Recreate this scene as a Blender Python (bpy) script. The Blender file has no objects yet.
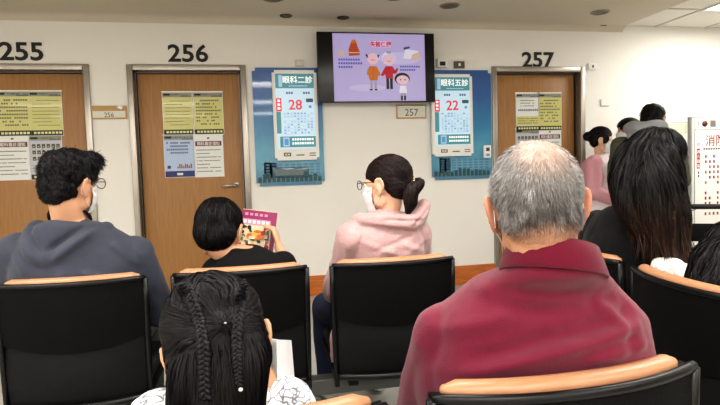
import bpy, bmesh, math, random
from mathutils import Vector, Matrix, noise
from mathutils.bvhtree import BVHTree
V = Vector
PI = math.pi
rad = math.radians
scene = bpy.context.scene
COL = scene.collection
random.seed(7)

# ------------------------------------------------------------------ camera model (metres, z up, wall at y = 5)
F, YAW, PITCH, ROLL, CH, WALL_Y, ZC = 543.2, .1917, -.0594, .0314, 1.15, 5.0, 2.523
_cy, _sy, _cp, _sp = math.cos(YAW), math.sin(YAW), math.cos(PITCH), math.sin(PITCH)
FW = V((_sy*_cp, _cy*_cp, _sp)); R0 = V((_cy, -_sy, 0)); U0 = R0.cross(FW)
_c, _s = math.cos(ROLL), math.sin(ROLL)
def ray(px, py):
    X = px-360; Y = 202.5-py
    return FW + R0*((X*_c+Y*_s)/F) + U0*((-X*_s+Y*_c)/F)
def at(px, py, d):
    return V((0, 0, CH)) + ray(px, py)*d
def at_z(px, py, z):
    r = ray(px, py); return V((0, 0, CH)) + r*((z-CH)/r.z)
def at_y(px, py, y):
    r = ray(px, py); return V((0, 0, CH)) + r*(y/r.y)

# ------------------------------------------------------------------ materials
MATS = {}
def _new(name):
    m = bpy.data.materials.new(name); m.use_nodes = True
    nt = m.node_tree; b = nt.nodes['Principled BSDF']
    return m, nt, b
def lin(c):
    return tuple((x/255/12.92 if x/255 <= .04045 else ((x/255+.055)/1.055)**2.4) for x in c)+(1,)
def mat(name, col, rough=.6, metal=0, spec=.5, noise_amt=0, noise_scale=20, bump=0, bump_scale=80, emit=0, stretch=None, coat=0, sheen=0, trans=0, alpha=1):
    if name in MATS: return MATS[name]
    m, nt, b = _new(name); c = lin(col)
    b.inputs['Base Color'].default_value = c
    b.inputs['Roughness'].default_value = rough
    b.inputs['Metallic'].default_value = metal
    b.inputs['Specular IOR Level'].default_value = spec
    b.inputs['Coat Weight'].default_value = coat
    b.inputs['Coat Roughness'].default_value = .05
    b.inputs['Sheen Weight'].default_value = sheen
    b.inputs['Alpha'].default_value = alpha
    if trans: b.inputs['Transmission Weight'].default_value = trans
    if emit:
        b.inputs['Emission Color'].default_value = c
        b.inputs['Emission Strength'].default_value = emit
    tc = nt.nodes.new('ShaderNodeTexCoord'); mp = nt.nodes.new('ShaderNodeMapping')
    nt.links.new(tc.outputs['Object'], mp.inputs['Vector'])
    if stretch: mp.inputs['Scale'].default_value = stretch
    if noise_amt:
        n = nt.nodes.new('ShaderNodeTexNoise'); n.inputs['Scale'].default_value = noise_scale; n.inputs['Detail'].default_value = 6
        nt.links.new(mp.outputs[0], n.inputs['Vector'])
        mx = nt.nodes.new('ShaderNodeMix'); mx.data_type = 'RGBA'
        k0 = tuple(x*(1-noise_amt) for x in c[:3])+(1,); k1 = tuple(min(1, x*(1+noise_amt)) for x in c[:3])+(1,)
        mx.inputs[6].default_value = k0; mx.inputs[7].default_value = k1
        nt.links.new(n.outputs['Fac'], mx.inputs[0]); nt.links.new(mx.outputs[2], b.inputs['Base Color'])
        if emit: nt.links.new(mx.outputs[2], b.inputs['Emission Color'])
    if bump:
        n = nt.nodes.new('ShaderNodeTexNoise'); n.inputs['Scale'].default_value = bump_scale; n.inputs['Detail'].default_value = 5
        nt.links.new(mp.outputs[0], n.inputs['Vector'])
        bp = nt.nodes.new('ShaderNodeBump'); bp.inputs['Strength'].default_value = bump; bp.inputs['Distance'].default_value = .01
        nt.links.new(n.outputs['Fac'], bp.inputs['Height']); nt.links.new(bp.outputs[0], b.inputs['Normal'])
    MATS[name] = m
    return m
def wood(name, col, dark, scale=(14, 14, 1.1), rough=.4):
    if name in MATS: return MATS[name]
    m, nt, b = _new(name)
    tc = nt.nodes.new('ShaderNodeTexCoord'); mp = nt.nodes.new('ShaderNodeMapping'); mp.inputs['Scale'].default_value = scale
    n = nt.nodes.new('ShaderNodeTexNoise'); n.inputs['Scale'].default_value = 6; n.inputs['Detail'].default_value = 8; n.inputs['Distortion'].default_value = .4
    cr = nt.nodes.new('ShaderNodeValToRGB')
    cr.color_ramp.elements[0].position = .3; cr.color_ramp.elements[0].color = lin(dark)
    cr.color_ramp.elements[1].position = .7; cr.color_ramp.elements[1].color = lin(col)
    nt.links.new(tc.outputs['Object'], mp.inputs[0]); nt.links.new(mp.outputs[0], n.inputs['Vector'])
    nt.links.new(n.outputs['Fac'], cr.inputs[0]); nt.links.new(cr.outputs[0], b.inputs['Base Color'])
    b.inputs['Roughness'].default_value = rough
    MATS[name] = m
    return m
def hair_mat(name='hair', rough=.48, spec=.22):
    if name in MATS: return MATS[name]
    m, nt, b = _new(name)
    a = nt.nodes.new('ShaderNodeAttribute'); a.attribute_name = 'Col'
    nt.links.new(a.outputs['Color'], b.inputs['Base Color'])
    b.inputs['Roughness'].default_value = rough; b.inputs['Specular IOR Level'].default_value = spec
    MATS[name] = m
    return m
def vcol_mat(name, rough=.55, spec=.4, bump=.15, bscale=300, sss=0.0):
    if name in MATS: return MATS[name]
    m = hair_mat(name, rough, spec); nt = m.node_tree; b = nt.nodes['Principled BSDF']
    n = nt.nodes.new('ShaderNodeTexNoise'); n.inputs['Scale'].default_value = bscale
    bp = nt.nodes.new('ShaderNodeBump'); bp.inputs['Strength'].default_value = bump; bp.inputs['Distance'].default_value = .003
    nt.links.new(n.outputs['Fac'], bp.inputs['Height']); nt.links.new(bp.outputs[0], b.inputs['Normal'])
    if sss:
        b.inputs['Subsurface Weight'].default_value = sss; b.inputs['Subsurface Radius'].default_value = (.01, .004, .002)
    return m

# ------------------------------------------------------------------ object helpers
def tag(o, label=None, cat=None, group=None, kind=None):
    if label: o['label'] = label
    if cat: o['category'] = cat
    if group: o['group'] = group
    if kind: o['kind'] = kind
    return o
def empty(name, loc=(0, 0, 0), rz=0, parent=None):
    o = bpy.data.objects.new(name, None); COL.objects.link(o)
    o.location = loc; o.rotation_euler = (0, 0, rz); o.empty_display_size = .1
    if parent: o.parent = parent
    return o
def link(name, me, parent=None, loc=None, rz=None):
    o = bpy.data.objects.new(name, me); COL.objects.link(o)
    if parent: o.parent = parent
    if loc is not None: o.location = loc
    if rz is not None: o.rotation_euler = (0, 0, rz)
    return o
def copy_tree(o, parent=None):
    c = o.copy(); COL.objects.link(c)
    if parent: c.parent = parent
    for ch in list(o.children): copy_tree(ch, c)
    return c

_tcache = {}
def text_geo(s, bold=0):
    """vertices and faces of a string of size 1, left aligned on its baseline"""
    k = (s, bold)
    if k in _tcache: return _tcache[k]
    cu = bpy.data.curves.new('t', 'FONT'); cu.body = s; cu.size = 1; cu.offset = bold; cu.resolution_u = 3
    ob = bpy.data.objects.new('t', cu); COL.objects.link(ob)
    dg = bpy.context.evaluated_depsgraph_get(); dg.update()
    me = bpy.data.meshes.new_from_object(ob.evaluated_get(dg))
    vs = [v.co.copy() for v in me.vertices]; fs = [tuple(p.vertices) for p in me.polygons]
    bpy.data.objects.remove(ob); bpy.data.curves.remove(cu); bpy.data.meshes.remove(me)
    _tcache[k] = (vs, fs)
    return vs, fs

class MB:
    """collects shapes into one mesh with several materials"""
    def __init__(s): s.v = []; s.f = []; s.m = []; s.mats = []; s.sm = []
    def mi(s, m):
        if m not in s.mats: s.mats.append(m)
        return s.mats.index(m)
    def add(s, vs, fs, m, smooth=False):
        o = len(s.v); s.v += [V(v) for v in vs]; k = s.mi(m)
        for f in fs: s.f.append(tuple(i+o for i in f)); s.m.append(k); s.sm.append(smooth)
    def box(s, a, b, m, bevel=0):
        a, b = V([min(a[i], b[i]) for i in range(3)]), V([max(a[i], b[i]) for i in range(3)])
        bm = bmesh.new(); bmesh.ops.create_cube(bm, size=1)
        for v in bm.verts: v.co = V([(a[i]+b[i])/2+v.co[i]*(b[i]-a[i]) for i in range(3)])
        if bevel: bmesh.ops.bevel(bm, geom=list(bm.edges), offset=bevel, segments=3, affect='EDGES', profile=.5)
        s.bm(bm, m, bool(bevel))
    def bm(s, bm, m, smooth=False, M=None):
        bm.verts.ensure_lookup_table(); bm.verts.index_update()
        vs = [(M @ v.co if M else v.co.copy()) for v in bm.verts]
        s.add(vs, [tuple(v.index for v in f.verts) for f in bm.faces], m, smooth); bm.free()
    def quad(s, p, m): s.add(p, [(0, 1, 2, 3)], m)
    def ngon(s, p, m): s.add(p, [tuple(range(len(p)))], m)
    def tube(s, pts, r, m, n=10, cap=True, flat=(1, 1)):
        pts = [V(p) for p in pts]; rs = r if isinstance(r, (list, tuple)) else [r]*len(pts)
        vs, fs = tube_geo(pts, rs, n, flat=flat, round_ends=False); s.add(vs, fs, m, True)
    def text(s, txt, o, size, m, right=(1, 0, 0), up=(0, 0, 1), align='l', bold=0, depth=0, xs=1):
        vs, fs = text_geo(txt, bold); right = V(right); up = V(up); o = V(o)
        if not vs: return
        x0 = min(v.x for v in vs); x1 = max(v.x for v in vs)
        sh = {'l': -x0, 'c': -(x0+x1)/2, 'r': -x1}[align]
        pv = [o+right*((v.x+sh)*size*xs)+up*(v.y*size) for v in vs]
        if depth:
            out = right.cross(up)*depth
            n = len(pv); s.add([p+out for p in pv]+pv, list(fs)+[], m)
            ed = {}
            for f in fs:
                for i in range(len(f)):
                    a, b = f[i], f[(i+1) % len(f)]; ed[(a, b)] = 1
            base = len(s.v)-2*n; k = s.mi(m)
            for (a, b) in ed:
                if (b, a) not in ed: s.f.append((base+a, base+n+a, base+n+b, base+b)); s.m.append(k); s.sm.append(False)
        else: s.add(pv, fs, m)
    def build(s, name, parent=None, loc=None, rz=None):
        me = bpy.data.meshes.new(name); me.from_pydata([tuple(v) for v in s.v], [], s.f)
        for m in s.mats: me.materials.append(m)
        me.polygons.foreach_set('material_index', s.m); me.polygons.foreach_set('use_smooth', s.sm); me.update()
        return link(name, me, parent, loc, rz)

def catmull(pts, rs, sub=4):
    if len(pts) < 3: 
        out = []; ro = []
        for k in range(sub+1):
            t = k/sub; out.append(pts[0].lerp(pts[-1], t)); ro.append(rs[0]+(rs[-1]-rs[0])*t)
        return out, ro
    out = []; ro = []
    P = [pts[0]*2-pts[1]]+list(pts)+[pts[-1]*2-pts[-2]]
    for i in range(1, len(P)-2):
        for k in range(sub):
            t = k/sub; a, b, c, d = P[i-1], P[i], P[i+1], P[i+2]
            out.append(.5*((2*b)+(c-a)*t+(2*a-5*b+4*c-d)*t*t+(3*b-a-3*c+d)*t**3))
            ro.append(rs[i-1]+(rs[i]-rs[i-1])*t)
    out.append(pts[-1]); ro.append(rs[-1])
    return out, ro
def tube_geo(pts, rs, n=12, flat=(1, 1), round_ends=True, smooth=0, ref=None):
    """closed tube along points with a radius at each; flat scales the two section axes"""
    pts = [V(p) for p in pts]; rs = list(rs)
    if smooth: pts, rs = catmull(pts, rs, smooth)
    if round_ends:
        d0 = (pts[0]-pts[1]).normalized(); d1 = (pts[-1]-pts[-2]).normalized(); q = []; qr = []
        a, ra, b, rb = pts[0], rs[0], pts[-1], rs[-1]
        for k in range(3, 0, -1):
            t = k/3.2; q.append(a+d0*ra*t); qr.append(ra*math.sqrt(max(0, 1-t*t)))
        e = []; er = []
        for k in range(1, 4):
            t = k/3.2; e.append(b+d1*rb*t); er.append(rb*math.sqrt(max(0, 1-t*t)))
        pts = q+pts+e; rs = qr+rs+er
    vs = []; fs = []; u = None
    for i, p in enumerate(pts):
        t = (pts[min(i+1, len(pts)-1)]-pts[max(i-1, 0)]).normalized()
        if u is None:
            u = V(ref) if ref is not None else (V((1, 0, 0)) if abs(t.x) < .8 else V((0, 1, 0)))
        u = (u-t*u.dot(t)).normalized(); w = t.cross(u)
        for k in range(n):
            a = 2*PI*k/n; vs.append(p+(u*math.cos(a)*flat[0]+w*math.sin(a)*flat[1])*rs[i])
    for i in range(len(pts)-1):
        for k in range(n):
            a = i*n+k; b = i*n+(k+1) % n; fs.append((a, b, b+n, a+n))
    fs.append(tuple(range(n-1, -1, -1))); L = (len(pts)-1)*n; fs.append(tuple(range(L, L+n)))
    return vs, fs

# ------------------------------------------------------------------ organic volumes: overlapping closed shapes fused into one surface
class Vol:
    def __init__(s, M=None): s.v = []; s.f = []; s.M = M or Matrix()
    def _add(s, vs, fs):
        o = len(s.v); s.v += [s.M @ V(v) for v in vs]; s.f += [tuple(i+o for i in f) for f in fs]
    def ell(s, c, r, rot=(0, 0, 0), n=20):
        if not isinstance(r, (tuple, list)): r = (r, r, r)
        R = (Matrix.Rotation(rad(rot[2]), 3, 'Z') @ Matrix.Rotation(rad(rot[1]), 3, 'Y') @ Matrix.Rotation(rad(rot[0]), 3, 'X'))
        m = n//2; vs = []; fs = []; c = V(c)
        for i in range(1, m):
            for k in range(n):
                a = PI*i/m; b = 2*PI*k/n
                vs.append(c+R @ V((r[0]*math.sin(a)*math.cos(b), r[1]*math.sin(a)*math.sin(b), r[2]*math.cos(a))))
        for i in range(m-2):
            for k in range(n):
                a = i*n+k; b = i*n+(k+1) % n; fs.append((a, a+n, b+n, b))
        vs.append(c+R @ V((0, 0, r[2]))); vs.append(c+R @ V((0, 0, -r[2]))); t = len(vs)-2
        for k in range(n):
            fs.append((t, k, (k+1) % n)); L = (m-2)*n; fs.append((t+1, L+(k+1) % n, L+k))
        s._add(vs, fs)
    def tube(s, pts, rs, n=14, flat=(1, 1), smooth=3, ref=None):
        if not isinstance(rs, (list, tuple)): rs = [rs]*len(pts)
        s._add(*tube_geo(pts, rs, n, flat, True, smooth, ref))
    def loft(s, rings, n=28, sub=4, e=0, power=2.3):
        """rings (cx, cy, cz, rx, ry[, tilt]) stacked upward"""
        R = [list(r)+[0]*(6-len(r)) for r in rings]; out = []
        P = [R[0]]+R+[R[-1]]
        for i in range(1, len(P)-2):
            for k in range(sub):
                t = k/sub
                out.append([.5*(2*P[i][j]+(P[i+1][j]-P[i-1][j])*t+(2*P[i-1][j]-5*P[i][j]+4*P[i+1][j]-P[i+2][j])*t*t+(3*P[i][j]-P[i-1][j]-3*P[i+1][j]+P[i+2][j])*t**3) for j in range(6)])
        out.append(R[-1]); vs = []; fs = []
        for (x, y, z, rx, ry, tl) in out:
            for k in range(n):
                a = 2*PI*k/n; ca, sa = math.cos(a), math.sin(a)
                px = math.copysign(abs(ca)**(2/power), ca)*(rx+e); py = math.copysign(abs(sa)**(2/power), sa)*(ry+e)
                vs.append(V((x+px, y+py, z+px*tl)))
        for i in range(len(out)-1):
            for k in range(n):
                a = i*n+k; b = i*n+(k+1) % n; fs.append((a, b, b+n, a+n))
        fs.append(tuple(range(n-1, -1, -1))); L = (len(out)-1)*n; fs.append(tuple(range(L, L+n)))
        s._add(vs, fs)
    def mesh(s, name, voxel=.006, smooth=6, disp=None, post=None):
        me = bpy.data.meshes.new(name); me.from_pydata([tuple(v) for v in s.v], [], s.f); me.update()
        ob = bpy.data.objects.new('tmp', me); COL.objects.link(ob)
        r = ob.modifiers.new('r', 'REMESH'); r.mode = 'VOXEL'; r.voxel_size = voxel; r.adaptivity = 0
        if smooth:
            q = ob.modifiers.new('s', 'SMOOTH'); q.factor = .5; q.iterations = smooth
        dg = bpy.context.evaluated_depsgraph_get(); dg.update()
        out = bpy.data.meshes.new_from_object(ob.evaluated_get(dg)); out.name = name
        bpy.data.objects.remove(ob); bpy.data.meshes.remove(me)
        if disp:
            ns = [v.normal.copy() for v in out.vertices]
            for v, n in zip(out.vertices, ns): v.co = v.co + n*disp(v.co, n)
        out.polygons.foreach_set('use_smooth', [True]*len(out.polygons)); out.update()
        return out
CREASE = 1.15
def creases(lst, namp=.002, nscale=9, seed=0, stretch=(1, 1, 1)):
    L = [(V(a), V(b), w, h) for a, b, w, h in lst]
    def f(p, n):
        q = V((p.x*stretch[0], p.y*stretch[1], p.z*stretch[2]))
        if n.y > .25: L_ = ()
        else: L_ = L
        d = namp*noise.fractal(q*nscale+V((seed, seed*2, 0)), 1.0, 2.0, 3)
        for a, b, w, h in L_:
            ab = b-a; t = max(0, min(1, (p-a).dot(ab)/ab.length_squared)); df = p-(a+ab*t); df.y *= .12; e = df.length/w
            if e < 3: d += CREASE*h*math.exp(-e*e)*min(1, 4*t*(1-t)*1.6+.15)
        return d
    return f
def color_mesh(me, fn):
    ca = me.color_attributes.get('Col') or me.color_attributes.new('Col', 'FLOAT_COLOR', 'POINT')
    buf = []
    for v in me.vertices: buf += list(fn(v.co, v.normal))
    ca.data.foreach_set('color', buf)

# ------------------------------------------------------------------ hair: a mass with combed ribbons following it
def hair_mesh(name, mass, voxel, dirf, n, L, w, col, seed=1, lift=0.0, follow=True, region=None, steps=6, jit=.12, off=(.0005, .0035), disp=None, smooth=3, tipcol=None, colf=None, keep=True, lenf=None, shv=(.5, .8, 1.0, 1.3, 2.0), massk=.6):
    me = mass if isinstance(mass, bpy.types.Mesh) else mass.mesh(name, voxel, smooth, disp)
    rnd = random.Random(seed)
    vs = [v.co.copy() for v in me.vertices]; ps = [tuple(p.vertices) for p in me.polygons]
    bvh = BVHTree.FromPolygons(vs, ps)
    areas = [p.area for p in me.polygons]; idx = rnd.choices(range(len(ps)), areas, k=n)
    c0 = lin(col); basec = colf if colf else (lambda p: c0)
    nv = list(vs) if keep else []; nf = list(ps) if keep else []
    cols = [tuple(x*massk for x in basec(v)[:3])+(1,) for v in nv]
    for i in idx:
        p = ps[i]; a, b = rnd.random(), rnd.random()
        if a+b > 1: a, b = 1-a, 1-b
        q = vs[p[0]]+(vs[p[1]]-vs[p[0]])*a+(vs[p[2]]-vs[p[0]])*b
        nm = me.polygons[i].normal.copy()
        if region and not region(q, rnd): continue
        jv = V((rnd.gauss(0, jit), rnd.gauss(0, jit), rnd.gauss(0, jit)))
        of = rnd.uniform(*off); ln = (lenf(q) if lenf else L)*rnd.uniform(.6, 1.15); st = ln/steps
        pts = []; P = q+nm*of*.3; N = nm
        for k in range(steps+1):
            pts.append((P.copy(), N.copy()))
            d = dirf(P, N)+jv
            d = d-N*d.dot(N)*(1 if follow else 0)
            if d.length < 1e-6: d = V((0, 0, -1))
            d = d.normalized()+N*lift
            P = P+d*st
            if follow:
                h = bvh.find_nearest(P)
                if h[0] is not None:
                    N = h[1]
                    P = h[0]+N*(of+lift*st*(k+1)*.8)
        sh = rnd.choice(shv); ph = rnd.uniform(-.75, .75); cph, sph = math.cos(ph), math.sin(ph); base = basec(q); tc = lin(tipcol) if tipcol else None
        o = len(nv)
        for k, (P, N) in enumerate(pts):
            t = k/steps; D = (pts[min(k+1, steps)][0]-pts[max(k-1, 0)][0])
            if D.length < 1e-7: D = V((0, 0, 1))
            W = D.cross(N)
            if W.length < 1e-9: W = V((1, 0, 0))
            W = (W.normalized()*cph+N*sph)*w*(1-.75*t**2)*.5
            c = base if tc is None else tuple(base[j]*(1-t)+tc[j]*t for j in range(4))
            c = tuple(min(1, x*sh) for x in c[:3])+(1,)
            nv += [P-W, P+W]; cols += [c, c]
            if k: nf.append((o+2*k-2, o+2*k-1, o+2*k+1, o+2*k))
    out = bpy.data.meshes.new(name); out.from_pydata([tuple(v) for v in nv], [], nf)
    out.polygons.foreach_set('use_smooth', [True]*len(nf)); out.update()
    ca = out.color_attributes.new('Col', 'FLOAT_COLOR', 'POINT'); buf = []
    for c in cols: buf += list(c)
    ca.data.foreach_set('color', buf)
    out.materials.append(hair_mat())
    return out
def xform(me, M): me.transform(M); me.update(); return me
def join_mesh(name, meshes):
    """several hair pieces with a Col attribute as one mesh"""
    nv = []; nf = []; cols = []
    for me in meshes:
        o = len(nv); nv += [tuple(v.co) for v in me.vertices]; nf += [tuple(i+o for i in p.vertices) for p in me.polygons]
        b = [0.0]*(4*len(me.vertices)); me.color_attributes['Col'].data.foreach_get('color', b); cols += b
    out = bpy.data.meshes.new(name); out.from_pydata(nv, [], nf); out.polygons.foreach_set('use_smooth', [True]*len(nf)); out.update()
    ca = out.color_attributes.new('Col', 'FLOAT_COLOR', 'POINT'); ca.data.foreach_set('color', cols)
    out.materials.append(hair_mat())
    return out
# ================================================================== THE ROOM
M_wall = mat('wall_paint', (238, 235, 229), .85, noise_amt=.025, noise_scale=3, bump=.12, bump_scale=160)
M_ceil = mat('ceiling_paint', (208, 198, 182), .9, noise_amt=.02, noise_scale=2)
M_tile = mat('ceiling_tile', (232, 228, 218), .9, noise_amt=.03, noise_scale=60, bump=.1, bump_scale=200)
M_tbar = mat('tile_bar', (205, 200, 188), .6)
M_floor = mat('floor_vinyl', (176, 176, 170), .35, noise_amt=.1, noise_scale=30)
M_base = wood('skirting_wood', (205, 122, 58), (176, 96, 42), (1.2, 12, 12), .45)
M_oak = wood('door_oak', (174, 129, 80), (159, 115, 68), (9, 9, .7), .42)
M_oakdk = wood('door_oak_edge', (110, 66, 36), (84, 50, 28), (9, 9, .7), .5)
M_steel = mat('brushed_steel', (168, 162, 154), .32, .85, noise_amt=.12, noise_scale=9, stretch=(8, 8, .5))
M_steeldk = mat('dark_steel', (92, 84, 76), .4, .7)
M_chrome = mat('chrome', (205, 205, 208), .16, 1)
M_black = mat('black_ink', (14, 13, 14), .5)
M_white = mat('white_plastic', (235, 235, 232), .4)
M_paper = mat('white_paper', (232, 232, 228), .7)

doors = [(-2.325, 2.1), (-1.028, 2.1), (2.311, 2.1)]     # left edge of each frame, frame 1.0 wide
DW = 1.0
def wall_back():
    mb = MB(); y0, y1 = WALL_Y, WALL_Y+.16; xs = [-4.6]+[v for d in doors for v in (d[0]+.02, d[0]+DW-.02)]+[7.2]
    for i in range(0, len(xs), 2): mb.box((xs[i], y0, -.02), (xs[i+1], y1, ZC+.02), M_wall)
    for i in range(1, len(xs)-1, 2): mb.box((xs[i], y0, 2.1), (xs[i+1], y1, ZC+.02), M_wall)
    tag(mb.build('wall_back'), kind='structure')
wall_back()
for nm, a, b in (('wall_left', (-4.76, -3.6, -.02), (-4.6, 5.16, ZC+.02)), ('wall_right', (7.2, -3.6, -.02), (7.36, 5.16, ZC+.02)), ('wall_front', (-4.76, -3.76, -.02), (7.36, -3.6, ZC+.02))):
    mb = MB(); mb.box(a, b, M_wall); tag(mb.build(nm), kind='structure')
mb = MB(); mb.box((-4.76, -3.76, -.1), (7.36, 5.9, 0), M_floor); tag(mb.build('floor'), kind='structure')
mb = MB(); mb.box((-4.76, -3.76, ZC), (3.75, 5.16, ZC+.1), M_ceil)
tag(mb.build('ceiling'), kind='structure')
mb = MB(); mb.box((3.75, -3.76, ZC+.012), (7.36, 5.16, ZC+.1), M_tile)
for k in range(7):
    x = 4.13+.6*k
    if x < 7.2: mb.box((x-.012, -3.6, ZC+.004), (x+.012, 5, ZC+.014), M_tbar)
for k in range(15):
    y = 5.0-.6*k-.0
    y = 4.41-.6*k
    if y > -3.6: mb.box((3.75, y-.012, ZC+.004), (7.2, y+.012, ZC+.014), M_tbar)
tag(mb.build('ceiling'), kind='structure')
# soft cove where wall meets the lowered ceiling
mb = MB(); n = 6; vs = []; fs = []
for k in range(n+1):
    a = PI/2*k/n; yy = WALL_Y-.075*(1-math.sin(a)); zz = ZC-.055*(1-math.cos(a))
    vs += [(-4.6, yy, zz), (3.75, yy, zz)]
for k in range(n): fs.append((2*k, 2*k+1, 2*k+3, 2*k+2))
mb.add(vs, fs, M_ceil, True)
tag(mb.build('trim_1'), kind='structure')
mb = MB(); xs = [-4.6]+[v for d in doors for v in (d[0], d[0]+DW)]+[4.45]
for i in range(0, len(xs), 2):
    mb.box((xs[i], WALL_Y-.018, 0), (xs[i+1], WALL_Y, .185), M_base, .003)
tag(mb.build('baseboard_back'), kind='structure')

# ------------------------------------------------------------------ doors
def door(n, x0, handle_side):
    root = empty('door_%d' % n, (x0, WALL_Y, 0)); tag(root, kind='structure')
    w, h, t = DW, 2.115, .05
    mb = MB()
    for a, b in (((0, -.02, 0), (t, .12, h)), ((w-t, -.02, 0), (w, .12, h)), ((t, -.02, h-t), (w-t, .12, h))): mb.box(a, b, M_steel, .004)
    for a, b in (((t, .045, 0), (t+.014, .12, h-t)), ((w-t-.014, .045, 0), (w-t, .12, h-t)), ((t, .045, h-t-.014), (w-t, .12, h-t))): mb.box(a, b, M_steeldk)
    mb.build('door_frame', root)
    mb = MB(); mb.box((t+.018, .075, .015), (w-t-.018, .115, h-t-.018), M_oak, .003)
    mb.box((t+.018, .07, .015), (w-t-.018, .077, .10), M_steel)
    mb.build('door_leaf', root)
    mb = MB(); hx = w-.125 if handle_side > 0 else .125
    mb.box((hx-.02, .066, 1.03), (hx+.02, .076, 1.075), M_steel, .004)
    mb.tube([(hx, .07, 1.05), (hx, .03, 1.05)], .011, M_chrome)
    mb.tube([(hx+.01*handle_side, .028, 1.05), (hx-.13*handle_side, .026, 1.048)], .0095, M_chrome)
    mb.build('door_handle', root)
for i, (x, h) in enumerate(doors): door(i+1, x, 1)

# ------------------------------------------------------------------ room numbers
for s, px, py, lab in (('255', 22, 60, 'black raised number 255 above the leftmost door'), ('256', 188.5, 61.5, 'black raised number 256 above the middle door'), ('257', 538, 67, 'black raised number 257 above the right door')):
    p = at_y(px, py, WALL_Y)
    mb = MB(); mb.text(s, (0, 0, 0), .205, M_black, align='c', bold=.018, depth=.008, xs=1.12)
    o = mb.build('room_number', loc=(p.x, WALL_Y-.001, p.z-.0)); tag(o, lab, 'number', 'room numbers over the doors')

# ------------------------------------------------------------------ paper notices taped to the doors
M_yel = mat('yellow_sheet', (206, 202, 128), .35, coat=.25); M_yel2 = mat('pale_yellow_sheet', (222, 220, 160), .35, coat=.25)
M_ink = mat('grey_ink', (84, 84, 70), .6); M_inkd = mat('dark_band', (44, 48, 36), .5); M_blue = mat('pale_blue_sheet', (176, 196, 226), .35, coat=.25)
M_navy = mat('navy_band', (50, 54, 112), .5); M_maroon = mat('maroon_band', (108, 34, 44), .5); M_wsh = mat('white_sheet', (226, 228, 226), .35, coat=.25); M_gsh = mat('grey_sheet', (190, 192, 200), .4, coat=.2)
M_city = mat('grey_skyline', (110, 112, 112), .6); M_brn = mat('brown_ink', (150, 108, 70), .6)
def dashes(mb, x0, x1, z, hgt, m, seed, y, step=.0105, fill=.8):
    r = random.Random(seed); x = x0
    while x < x1-.006:
        if r.random() < fill:
            ww = step*.72; mb.quad([(x, y, z), (x+ww, y, z), (x+ww, y, z+hgt), (x, y, z+hgt)], m)
            mb.quad([(x+ww*.3, y-.0002, z+hgt*.3), (x+ww*.7, y-.0002, z+hgt*.3), (x+ww*.7, y-.0002, z+hgt*.45), (x+ww*.3, y-.0002, z+hgt*.45)], M_yel2)
        x += step
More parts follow.
